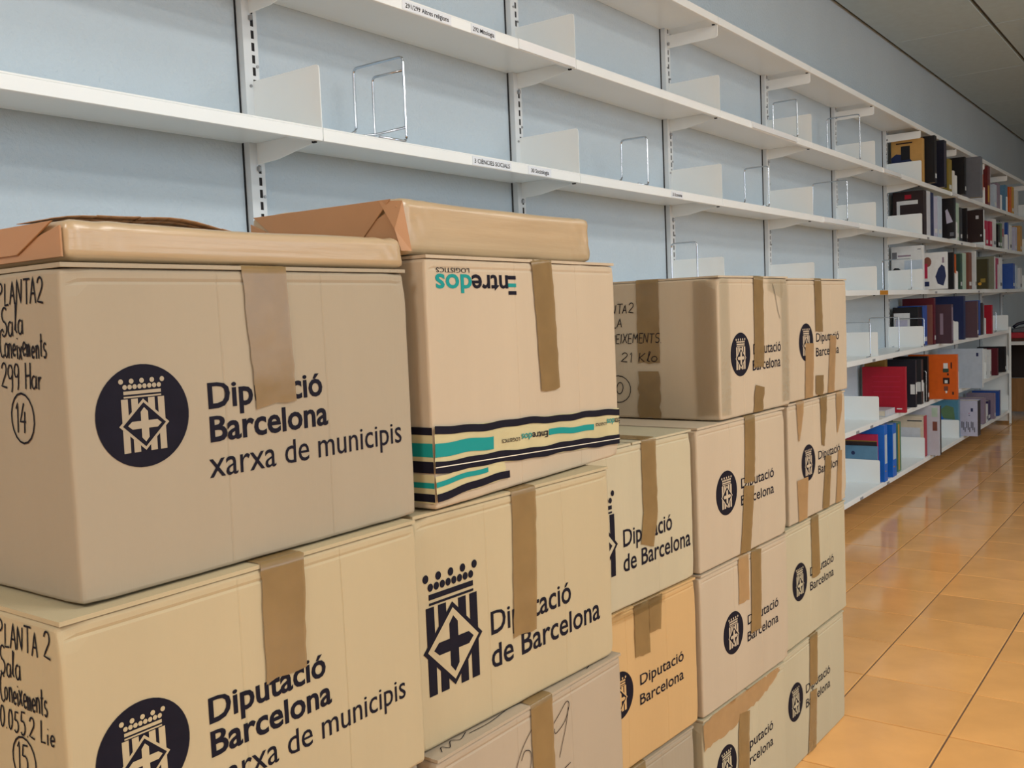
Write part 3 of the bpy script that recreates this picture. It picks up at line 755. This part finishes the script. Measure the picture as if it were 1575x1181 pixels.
# fifth column
c = Carton('cardboard box with three strips of tape across its foot, top of the last stack', (2.246, .835), (2.677, .825), .32, 3*RP, .2995, 'e', 16)
print_c(c, .003, -.005)
c.ribbon([(.212, .2995), (.212, .28), (.212, .165)], .05, over=.06, seed=30)
c.ribbon([(.1445, .138), (.138, .0)], [.056, .055], m=M_TAPE2, seed=31, rag=.001)
c.ribbon([(.213, .053), (.21, .0)], .054, seed=32, rag=.003)
c.ribbon([(.314, .15), (.295, .0)], [.049, .047], m=M_TAPE2, seed=33)
c = Carton('cardboard box with many ragged tape strips, second from the top of the last stack', (2.246, .835), (2.65, .825), .32, 2*RP, BH, 'e', 17)
print_c(c, 0, -.007, .97)
c.ribbon([(.075, .2965), (.074, .27), (.062, .20)], [.05, .046, .008], m=M_TAPE2, over=.05, seed=34)
c.ribbon([(.236, .2965), (.236, .26), (.222, .17)], [.05, .046, .02], over=.05, seed=35)
c.ribbon([(.355, .2965), (.352, .25), (.335, .19)], [.047, .045, .006], m=M_TAPE2, over=.05, seed=36)
c.ribbon([(.0805, .105), (.081, .0)], [.071, .056], m=M_TAPE2, seed=37)
c.ribbon([(.260, .138), (.241, .0)], [.047, .05], seed=38)
c.ribbon([(.352, .14), (.337, .0)], [.03, .045], m=M_TAPE2, seed=39)
c = Carton('cardboard box third from the top of the last stack, tape ending over its print', (2.207, .835), (2.634, .825), .32, RP, BH, 'f', 18)
print_c(c, -.034, .006)
c.ribbon([(.195, .2965), (.193, .25), (.193, .142)], [.053, .053, .057], over=.06, seed=40)
c = Carton('bottom cardboard box of the last stack, standing beside the open tiled floor', (2.178, .835), (2.605, .825), .32, 0, BH, 'f', 19)
print_c(c, -.05, .017)
c.ribbon([(.198, .2965), (.189, .17)], .054, over=.06, seed=41)
c.ribbon([(.188, .155), (.174, .0)], [.045, .056], seed=42)

# ------------------------------------------------------------------ parcels in brown paper on the two left stacks
def parcel(label, a, w, d, h, z, rz=0, seed=0, r=.009, lean=0):
    e = empty('paper_parcel', (a[0], a[1], z), rz, label=label, cat='parcel', group='brown paper parcels')
    def disp(co, n):
        q = Vector(co); k = noise.noise(Vector((co.x*7, co.y*9+seed, co.z*12)))
        e_ = max(0, 1-min(co.x, w-co.x)/.075)
        rg = abs(noise.noise(Vector((co.x*34+seed*3, co.y*22, co.z*26+co.x*20))))
        ln = abs(noise.noise(Vector((co.x*5+seed, 3.3, co.z*60+co.y*8))))
        if co.z > .004: q += n*(.0014*k+.0055*(.22-rg)*e_+.0008*(.2-ln)*(1-e_))
        q.z = max(q.z, 0)
        # slumped top edge
        q.z -= .0012*(1-math.cos(math.pi*2*co.x/w))*(co.z/h)**2
        if lean and co.x < w*.15: q.x -= lean*max(0, (co.z-.024)/h)*(1-co.x/(w*.15))
        return q
    me = rounded_box(w, d, h, r, (80, 24, 16), disp); mesh_obj('wrapped_body', me, M_KRAFT, e)
    # folded end: two triangular tucks and a flap on the left end
    m_ = MB(); m_.prism([(.004, .004), (d*.5, .004), (.004, h*.85)], 'x', -.0032, -.0012)
    m_.obj('end_fold', M_KRAFTD, e, bevel=.0004)
    m_ = MB(); m_.prism([(d-.004, .004), (d*.5, .004), (d-.004, h*.85)], 'x', -.0032, -.0012)
    m_.obj('end_fold', M_KRAFTD, e, bevel=.0004)
    m_ = MB(); m_.prism([(.012, h*.97), (d-.012, h*.97), (d-.09, .010), (.075, .010)], 'x', -.0052, -.0034)
    m_.obj('end_flap', M_KRAFTD, e, bevel=.0004)
    return e
e = parcel('flat brown paper parcel lying on the box marked 14', (.45, .795), .425, .30, .0365, 3*RP+BH+.001, 0, 1)
# loose curled paper edge on its back
def curl(parent, x0, x1, y, z, rise, m=M_KRAFTD, name='loose_paper_edge'):
    m_ = MB(); n = 14
    for k in range(n):
        for j in range(3):
            def P(i, jj):
                x = x0+(x1-x0)*i/n; t = i/n
                return (x, y+jj*.012+.004*math.sin(5*t), z+rise*math.sin(math.pi*t)**1*(1-.25*jj)+.0015*math.sin(11*t))
            m_.poly([P(k, j), P(k+1, j), P(k+1, j+1), P(k, j+1)])
    o = m_.obj(name, m, parent, smooth=True)
    md = o.modifiers.new('thick', 'SOLIDIFY'); md.thickness = .0006
curl(e, -.005, .20, .035, .0375, .010); curl(e, .12, .30, .20, .037, .016); curl(e, .22, .34, .26, .037, .012)
e2 = parcel('thick brown paper parcel lying on the box with striped tape', (.878, .80), .455, .272, .069, zz+.3145+.001, math.atan2(.012, .5), 5, .010)
# creased gusset at the near corner of the thick parcel
m_ = MB()
for tri in ([(-.006, .03, .066), (-.0085, .004, .03), (.0, -.003, .064)], [(-.0085, .004, .03), (-.003, .0, .004), (.012, -.004, .004)], [(-.0085, .004, .03), (.012, -.004, .004), (.0, -.003, .064)]): m_.poly(tri)
m_.obj('corner_gusset', M_KRAFTD, e2)

# ------------------------------------------------------------------ books: level, x, thickness, height, front y, colours, description
BOOKS = [
('B', 6.56, 0.05, 0.28, 1.53, 'tan', 'yellow book with a dark figure on its cover'),
('B', 6.627, 0.053, 0.296, 1.472, 'black', 'tall black binder next to the yellow book'),
('B', 6.944, 0.076, 0.307, 1.486, 'navyblack', 'tall dark navy binder pushed far forward'),
('B', 7.288, 0.101, 0.226, 1.53, 'olive', 'short olive gold book'),
('B', 7.555, 0.044, 0.262, 1.479, 'black', 'black file box before the grey binder'),
('B', 7.886, 0.073, 0.296, 1.437, 'grey', 'wide plain grey binder jutting out'),
('B', 8.471, 0.029, 0.307, 1.53, 'whiteorange', 'slim white book with an orange band'),
('B', 8.602, 0.11, 0.307, 1.516, 'redyellow', 'dark red book with a yellow foot'),
('B', 8.961, 0.11, 0.194, 1.53, 'paleblue', 'pale blue thin book'),
('B', 9.107, 0.11, 0.217, 1.53, 'mauve', 'dusty mauve book'),
('B', 9.474, 0.11, 0.232, 1.53, 'teal', 'steel blue book'),
('B', 9.667, 0.11, 0.231, 1.53, 'orange', 'orange spined book'),
('B', 9.8, 0.11, 0.242, 1.53, 'yellow', 'golden yellow book'),
('B', 10.04, 0.11, 0.232, 1.53, 'offwhite', 'off white book near the frame edge'),
('A', 6.577, 0.068, 0.284, 1.53, 'darkbrown', 'dark brown book with a white frame on its cover'),
('A', 6.662, 0.087, 0.287, 1.53, 'silver', 'silvery white book'),
('A', 6.766, 0.071, 0.283, 1.53, 'navy', 'slim navy book'),
('A', 6.855, 0.091, 0.264, 1.53, 'lavender', 'lavender book'),
('A', 6.965, 0.11, 0.277, 1.53, 'paleblue', 'thick pale blue volume'),
('A', 7.173, 0.04, 0.273, 1.472, 'black', 'black file with a white sail shape on its face'),
('A', 7.518, 0.085, 0.268, 1.53, 'palegreen', 'pale green book'),
('A', 7.647, 0.066, 0.244, 1.53, 'dark', 'thin dark grey binder'),
('A', 7.757, 0.023, 0.244, 1.508, 'black', 'black folder leaning by the brown file'),
('A', 7.916, 0.049, 0.237, 1.428, 'darkbrown', 'wide dark brown file with a pale sticker'),
('A', 8.586, 0.11, 0.202, 1.53, 'crimson', 'first of two crimson books'),
('A', 8.749, 0.11, 0.206, 1.53, 'crimson', 'second of two crimson books'),
('A', 8.917, 0.11, 0.236, 1.53, 'offwhite', 'white book after the crimson pair'),
('A', 9.121, 0.09, 0.199, 1.53, 'black', 'narrow black book'),
('A', 9.214, 0.088, 0.214, 1.53, 'green', 'narrow green book'),
('A', 9.305, 0.11, 0.23, 1.53, 'greyred', 'grey book with a red patch'),
('A', 9.554, 0.065, 0.238, 1.53, 'blue', 'thin blue book'),
('A', 9.685, 0.11, 0.222, 1.53, 'offwhite', 'broad white book'),
('A', 9.956, 0.11, 0.218, 1.53, 'lavender', 'pale lilac book'),
('A', 10.241, 0.11, 0.244, 1.53, 'tan', 'tan book at the edge of the frame'),
('E', 6.528, 0.05, 0.281, 1.53, 'offwhite', 'white printed report behind the end plate'),
('E', 6.629, 0.036, 0.234, 1.409, 'offwhite', 'white book with red and navy blots'),
('E', 7.256, 0.041, 0.255, 1.501, 'black', 'black book beside the orange one'),
('E', 7.46, 0.031, 0.249, 1.53, 'orangewhite', 'orange and white book'),
('E', 7.63, 0.066, 0.258, 1.53, 'darkgreen', 'dark green slim book'),
('E', 7.718, 0.11, 0.266, 1.53, 'palegreen', 'mint green volume'),
('E', 7.923, 0.11, 0.276, 1.53, 'brown', 'reddish brown volume'),
('E', 8.161, 0.049, 0.293, 1.53, 'offwhite', 'thin white pamphlet'),
('E', 8.235, 0.052, 0.23, 1.457, 'olivedark', 'dark olive picture book'),
('E', 8.705, 0.084, 0.265, 1.496, 'greyolive', 'grey green album with a white edge'),
('E', 9.017, 0.11, 0.259, 1.53, 'magenta', 'magenta and white book'),
('E', 9.195, 0.11, 0.269, 1.53, 'offwhite', 'white paperback'),
('E', 9.411, 0.099, 0.219, 1.464, 'blue', 'bright blue binder'),
('E', 9.975, 0.11, 0.216, 1.53, 'paleblue', 'pale blue brochure'),
('E', 10.226, 0.11, 0.197, 1.53, 'offwhite', 'white brochure at the frame edge'),
('F', 6.546, 0.11, 0.252, 1.565, 'black', 'black book with white leaflets before it'),
('F', 6.659, 0.103, 0.258, 1.56, 'blue', 'blue book beside the black one'),
('F', 6.765, 0.012, 0.261, 1.53, 'brown', 'brown grey slim book'),
('F', 6.78, 0.036, 0.306, 1.52, 'maroon', 'tall maroon book'),
('F', 6.878, 0.058, 0.259, 1.437, 'purplebrown', 'wide purple brown album with a violet edge'),
('F', 7.498, 0.065, 0.312, 1.485, 'navy', 'tall navy book'),
('F', 7.838, 0.048, 0.27, 1.459, 'mauvebrown', 'mauve brown picture book'),
('F', 8.295, 0.051, 0.273, 1.53, 'blue', 'thin blue edged book'),
('F', 8.349, 0.1, 0.252, 1.53, 'black', 'narrow black volume'),
('F', 8.452, 0.048, 0.245, 1.53, 'grey', 'narrow grey volume'),
('F', 8.581, 0.055, 0.232, 1.492, 'red', 'red book near the far end'),
('G', 5.905, 0.05, 0.315, 1.60, 'yellowbrown', 'ochre book behind the red one'),
('G', 5.86, 0.032, 0.268, 1.475, 'red', 'large red book with embossed lines'),
('G', 6.177, 0.031, 0.287, 1.496, 'darknavy', 'dark blue book with a white spine label'),
('G', 6.364, 0.049, 0.28, 1.507, 'darkgrey', 'dark grey book with a white spine label'),
('G', 6.528, 0.034, 0.291, 1.507, 'black', 'narrow black binder before the orange file'),
('G', 6.717, 0.038, 0.291, 1.372, 'orange', 'big orange file hanging out over the shelf edge'),
('G', 7.575, 0.047, 0.285, 1.379, 'greyblue', 'large pale grey folder'),
('G', 8.51, 0.08, 0.235, 1.53, 'offwhite', 'white booklet beside the grey folder'),
('G', 8.618, 0.055, 0.224, 1.511, 'offwhite', 'white magazine stack slice'),
('G', 8.84, 0.058, 0.223, 1.496, 'maroon', 'dark red book near the end panel'),
('G', 9.223, 0.063, 0.22, 1.5, 'black', 'black book at the end panel'),
('H', 5.529, 0.065, 0.32, 1.509, 'brightblue', 'first bright blue binder'),
('H', 5.698, 0.082, 0.304, 1.509, 'brightblue', 'second bright blue binder'),
('H', 5.891, 0.071, 0.292, 1.53, 'greenyellow', 'green and yellow slim folder'),
('H', 6.506, 0.085, 0.264, 1.53, 'creamred', 'cream box with a red spine'),
('H', 6.608, 0.054, 0.32, 1.459, 'whitegrey', 'whitish tall book with a brown picture'),
('H', 7.51, 0.065, 0.274, 1.53, 'bluegreen', 'blue and green picture book'),
('H', 7.618, 0.11, 0.261, 1.421, 'lavender', 'pale lilac file with black marks'),
('H', 8.383, 0.079, 0.208, 1.516, 'mauve', 'mauve grey book'),
('H', 8.541, 0.081, 0.14, 1.53, 'offwhite', 'narrow white book'),
('H', 8.625, 0.108, 0.159, 1.53, 'indigo', 'indigo book'),
('H', 8.761, 0.057, 0.211, 1.506, 'mauve', 'greyish mauve file'),
('H', 8.991, 0.09, 0.212, 1.51, 'blue', 'royal blue book with a white edge'),
]
BC = dict(tan='c49a58', black='14151b', navyblack='1b1f30', olive='8f7f3a', grey='6b7079', whiteorange='d9dadb', redyellow='6d2a2c', paleblue='b9cbdc', mauve='8d7f92', teal='5a86a6', orange='d2601c',
          yellow='c79a35', offwhite='d6dde0', darkbrown='2c2022', silver='c6ccd4', navy='1c2a55', lavender='bcbfd6', palegreen='a9c4b4', dark='3c3f44', crimson='b2244a', green='5c7c58', greyred='a9adb5', blue='2a52a0',
          orangewhite='d8dcdc', darkgreen='2f4a40', brown='7a4d40', olivedark='3b3a22', greyolive='7d8272', magenta='a6345e', maroon='5a1626', purplebrown='4a3542', mauvebrown='5b4650', red='a5152c', yellowbrown='8a6a2a',
          darknavy='20232f', darkgrey='2e3036', greyblue='aebccb', brightblue='1466c8', greenyellow='4d7d6a', creamred='cfc3ae', whitegrey='bcc0cc', bluegreen='4f86a0', indigo='2c2458')
def bmat(k, gloss=.4): return mat('book_'+k, hexc(BC[k]), gloss, .4, var=.05, vscale=30)
LVW = dict(B='second shelf from top', A='third shelf from top', E='fourth shelf from top', F='third shelf from the floor', G='second shelf from the floor', H='lowest shelf')
def slab(parent, name, key, pts3):
    """thin print or sticker: pts3 a list of (y,z) on the left cover or (x,z) on the spine"""
    m_ = MB(); m_.poly(pts3); return m_.obj(name, key, parent)
def book(lv, X, th, h, yf, key, desc, depth=None, tilt=0):
    d = depth or min(WALL-.03-yf, .235 if yf > 1.5 else .30)
    e = empty('book', (X, yf, LV[lv]+.0005), 0, label='%s on the %s' % (desc, LVW[lv]), cat='book', group='books on the far shelves')
    t = min(.003, th*.2); m_ = MB(); mm = bmat(key)
    m_.box(0, t, 0, d, 0, h); m_.box(th-t, th, 0, d, 0, h); m_.box(t, th-t, 0, .003, 0, h)
    m_.obj('cover', mm, e, bevel=.0008)
    m_ = MB(); m_.box(t+.0003, th-t-.0003, .0033, d-.004, .003, h-.004); m_.obj('pages', M_PAGE, e)
    return e, th, h, d
def on_cover(e, y0, y1, z0, z1, key, pts=None, name='cover_print', lay=1):
    pts = pts or [(y0, z0), (y1, z0), (y1, z1), (y0, z1)]
    return slab(e, name, bmat(key) if isinstance(key, str) else key, [(-.0004*lay, y, z) for y, z in pts])
def on_spine(e, x0, x1, z0, z1, key, name='spine_label'):
    return slab(e, name, bmat(key) if isinstance(key, str) else key, [(x0, -.0005, z0), (x1, -.0005, z0), (x1, -.0005, z1), (x0, -.0005, z1)])
for lv, X, th, h, yf, key, desc in BOOKS:
    e, th, h, d = book(lv, X, th, h, yf, key, desc)
    R_ = random.Random(int(X*1000))
    if key == 'tan' and lv == 'B':
        on_cover(e, .0, 0, 0, 0, 'navy', [(.03, .02), (d, .02), (d, h*.62), (.16, h*.70), (.10, h*.66), (.06, h*.5)])
        on_cover(e, .075, .13, h*.55, h*.86, 'black', lay=2); on_cover(e, .06, .16, h*.91, h*.94, 'darkbrown', lay=2)
    elif desc.startswith('dark brown book with a white frame'):
        on_cover(e, .035, .165, .05, .225, 'offwhite'); on_cover(e, .02, .145, .03, .2, 'darkbrown', lay=2); on_cover(e, .075, .115, .235, .262, 'red')
    elif desc.startswith('white printed report'):
        on_cover(e, .155, .185, .20, .245, 'grey'); on_cover(e, .07, .15, .215, .225, 'mauve'); on_cover(e, .01, .03, .255, .26, 'grey')
        on_cover(e, .0, .11, .10, .19, 'paleblue'); on_cover(e, .13, .17, .13, .145, 'black', [(.13, .13), (.185, .13), (.17, .146), (.145, .144)])
    elif desc.startswith('white book with red'):
        on_cover(e, 0, 0, 0, 0, 'brown', arc(.115, .175, .024, .032, 0, 345, 12)); on_cover(e, .115, .14, .07, .165, 'crimson', lay=2)
        on_cover(e, 0, 0, 0, 0, 'navy', [(.02, .02), (.055, .035), (.068, .08), (.05, .13), (.03, .155), (.012, .14), (.004, .08)])
        on_cover(e, .015, .027, .165, .2, 'mauve'); on_cover(e, .105, .135, .02, .05, 'navy')
    elif desc.startswith('black file with a white sail'):
        on_cover(e, 0, 0, 0, 0, 'lavender', [(.01, .11), (.05, .10), (.058, .19), (.045, .2)]); on_cover(e, .004, .03, .015, .04, 'grey')
    elif desc.startswith('wide dark brown file'):
        on_cover(e, .03, .05, .17, .195, 'silver'); on_cover(e, .01, .02, .04, .055, 'silver')
        on_spine(e, th*.1, th*.9, .002, h-.002, 'offwhite', 'spine')
    elif key == 'orange' and lv == 'G':
        on_cover(e, .055, .082, .2, .235, 'offwhite'); on_cover(e, .05, .085, .175, .2, 'darkgreen', lay=2); on_cover(e, .045, .085, .10, .14, 'darkbrown'); on_cover(e, .057, .075, .105, .125, 'offwhite', lay=2)
        on_cover(e, .055, .08, .055, .085, 'brown'); on_cover(e, .06, .07, .04, .055, 'offwhite', lay=2); on_cover(e, .03, .038, .2, .24, 'darkbrown'); on_cover(e, .05, .06, .155, .17, 'darkbrown'); on_cover(e, .02, .03, .03, .05, 'darkbrown')
    elif key == 'greyblue':
        on_cover(e, .025, .04, .23, .255, 'navy'); on_spine(e, .0, th, 0.004, h-.004, 'offwhite', 'spine')
    elif key == 'lavender' and lv == 'H':
        for k in range(9):
            y = .018+.0105*k; z = .03+.015*(k % 3); on_cover(e, y, y+.005, z, z+.035+.012*((k*5) % 3), 'black')
        on_cover(e, .03, .045, .18, .205, 'navy'); on_cover(e, .052, .06, .165, .17, 'magenta'); on_cover(e, .05, .06, .15, .155, 'navy'); on_spine(e, .002, th-.002, .002, h-.002, 'darknavy', 'spine')
    elif key == 'bluegreen':
        on_cover(e, 0, 0, 0, 0, 'green', [(.02, .13), (.10, .14), (.12, .2), (.08, .235), (.03, .22)]); on_cover(e, .1, .16, .12, .15, 'brightblue')
    elif key == 'whitegrey':
        on_cover(e, .012, .04, .16, .22, 'brown'); on_cover(e, .01, .045, .25, .31, 'yellow' if False else 'palegreen'); on_spine(e, th*.4, th, .0, h, 'black', 'spine')
    elif key == 'creamred': on_spine(e, 0, th, 0, h, 'red', 'spine'); on_cover(e, .01, .10, h*.87, h*.9, 'dark'); on_cover(e, .02, .2, .1, .19, 'silver')
    elif key == 'red' and lv == 'G':
        for k in range(5): on_cover(e, .03, .19-.01*(k % 2), .09+.03*k, .093+.03*k, 'crimson')
        on_cover(e, .02, .05, .02, .026, 'offwhite')
    elif key in ('darknavy', 'darkgrey') and lv == 'G': on_spine(e, th*.1, th*.95, .08, .15, 'offwhite'); on_cover(e, .004, .03, .08, .14, 'offwhite')
    elif key == 'brightblue': on_spine(e, th*.15, th*.85, .1, h*.82, 'paleblue'); on_spine(e, th*.2, th*.5, .055, .062, 'yellow')
    elif key == 'greenyellow': on_spine(e, th*.1, th*.5, .01, h*.96, 'yellow')
    elif key == 'whiteorange': on_spine(e, th*.2, th, h*.35, h*.75, 'orange')
    elif key == 'orangewhite': on_spine(e, 0, th, h*.45, h, 'orange'); on_cover(e, 0, .1, h*.45, h, 'orange')
    elif key == 'redyellow': on_spine(e, 0, th*.6, .02, h*.5, 'yellow'); on_spine(e, th*.85, th, 0, h, 'silver')
    elif key == 'magenta': on_spine(e, th*.55, th, 0, h*.8, 'offwhite')
    elif key == 'greyred': on_spine(e, th*.1, th*.6, h*.45, h*.75, 'red')
    elif key == 'greyolive': on_spine(e, th*.4, th, 0, h, 'offwhite', 'spine')
    elif key == 'olivedark': on_cover(e, 0, 0, 0, 0, 'yellow', arc(.055, .04, .014, .012, 0, 330, 8)); on_cover(e, .015, .05, .05, .08, 'olive')
    elif key == 'purplebrown': on_spine(e, th*.3, th*.8, .02, h-.02, 'mauve'); on_cover(e, .05, .07, .06, .2, 'mauve')
    elif key == 'black' and lv == 'F' and X < 6.6:
        on_cover(e, .05, .15, .06, .215, 'offwhite'); on_cover(e, .065, .14, .09, .17, 'lavender', lay=2)
    elif key == 'navyblack': on_spine(e, th*.35, th*.45, .02, h-.02, 'mauve')
    elif key == 'blue' and lv == 'H': on_spine(e, th*.6, th, 0, h, 'offwhite', 'spine')
    elif R_.random() < .6: on_spine(e, th*.15, th*.85, h*.1, h*.1+.028, 'offwhite' if key not in ('offwhite', 'silver') else 'grey')
# white cut plates standing between the books
for n, (lv, X, hh) in enumerate((('B', 7.44, .16), ('F', 7.40, .14), ('E', 7.44, .12), ('A', 7.47, .12), ('B', 9.27, .13), ('H', 8.52, .12))):
    e = empty('plate_bookend', (X, FRONT+.006, LV[lv]+.0004), label='bent white steel bookend plate among the books on the %s' % LVW[lv], cat='bookend', group='white steel bookend plates')
    if n == 4: e['label'] = 'far bent white steel bookend plate beyond the red and yellow book on the second shelf'
    m_ = MB(); m_.prism([(0, 0), (.12, 0), (.12, hh), (.008, hh), (0, hh-.008)], 'x', .0, .0015); m_.obj('plate', M_SHELF, e)
    m_ = MB(); m_.box(-.05, .0, 0, .12, 0, .0012); m_.obj('foot', M_SHELF, e)
# lying books
def lying(lv, X, z, w, d, h, key, desc, yf=1.53):
    e = empty('book', (X, yf, z), 0, label=desc, cat='book', group='books lying flat')
    m_ = MB(); m_.box(0, w, 0, d, 0, .003); m_.box(0, w, 0, d, h-.003, h); m_.box(0, w, 0, .003, .003, h-.003); m_.obj('cover', bmat(key), e, bevel=.0008)
    m_ = MB(); m_.box(.003, w-.003, .0035, d-.003, .0032, h-.0032); m_.obj('pages', M_PAGE, e); return e
e, th_, h_, d_ = book('H', 5.479, .02, .205, 1.535, 'teal', 'teal file with a round finger hole')
on_cover(e, 0, 0, 0, 0, 'navy', arc(.13, .165, .011, .011, 0, 330, 10))
e, th_, h_, d_ = book('H', 5.501, .025, .268, 1.54, 'crimson', 'crimson book rising behind the teal file')
on_cover(e, .0, .2, .20, .228, 'darkbrown'); on_cover(e, .0, .2, .228, .234, 'yellowbrown', lay=2)
lying('G', 5.64, LV['G']+.0006, .20, .21, .034, 'silver', 'thick white book lying flat under the red one')

# ------------------------------------------------------------------ desk beyond the shelf end
D = empty('desk', (9.66, 1.08, 0), label='brown topped desk with white metal frame beyond the shelf end', cat='desk')
M_DESK = mat('dark_desk_top', hexc('4a2c22'), .35, .4, var=.15, vscale=6, stretch=(1, 6, 1)); M_WOOD = mat('desk_wood_panel', hexc('9a7248'), .5, .3, var=.12, vscale=5, stretch=(6, 6, .8))
M_DK = mat('desk_inner_shade', hexc('241c1c'), .6)  # dark colour stands in for the shade inside the desk
m_ = MB(); m_.box(0, 1.2, 0, .64, .725, .75); m_.obj('desk_top', M_DESK, D, bevel=.003)
for x in (.02, 1.15):
    for y in (.02, .59): m_ = MB(); m_.box(x, x+.03, y, y+.03, 0, .725); m_.obj('leg', M_SHELF, D, bevel=.002)
    m_ = MB(); m_.box(x, x+.03, .05, .59, .69, .725); m_.obj('side_rail', M_SHELF, D, bevel=.002)
m_ = MB(); m_.box(.5, .52, .08, .6, .36, .69); m_.obj('inner_shade_panel', M_DK, D, bevel=.002)
m_ = MB(); m_.box(.5, .52, .08, .6, .04, .355); m_.obj('lower_panel', M_WOOD, D, bevel=.002)
e = empty('folder', (9.72, 1.16, .7505), .1, label='red ring folder lying on the desk', cat='folder')
m_ = MB(); m_.box(0, .34, 0, .46, 0, .004); m_.box(0, .34, 0, .46, .046, .05); m_.box(0, .006, 0, .46, .004, .046); m_.obj('cover', bmat('red'), e, bevel=.001)
m_ = MB(); m_.box(.008, .32, .008, .45, .0045, .0455); m_.obj('pages', M_PAGE, e)
e = empty('desk_phone', (9.80, 1.36, .8007), .3, label='dark desk telephone on the red folder', cat='telephone')
m_ = MB(); m_.prism([(0, 0), (.17, 0), (.17, .03), (.02, .055), (0, .05)], 'x', 0, .14); m_.obj('base', bmat('dark'), e, bevel=.004)
m_ = MB(); m_.tube(round_path([(.03, .0, .065), (.03, .03, .092), (.03, .12, .078), (.03, .16, .045)], .03), .014, 8); m_.obj('handset', bmat('navyblack'), e, smooth=True)
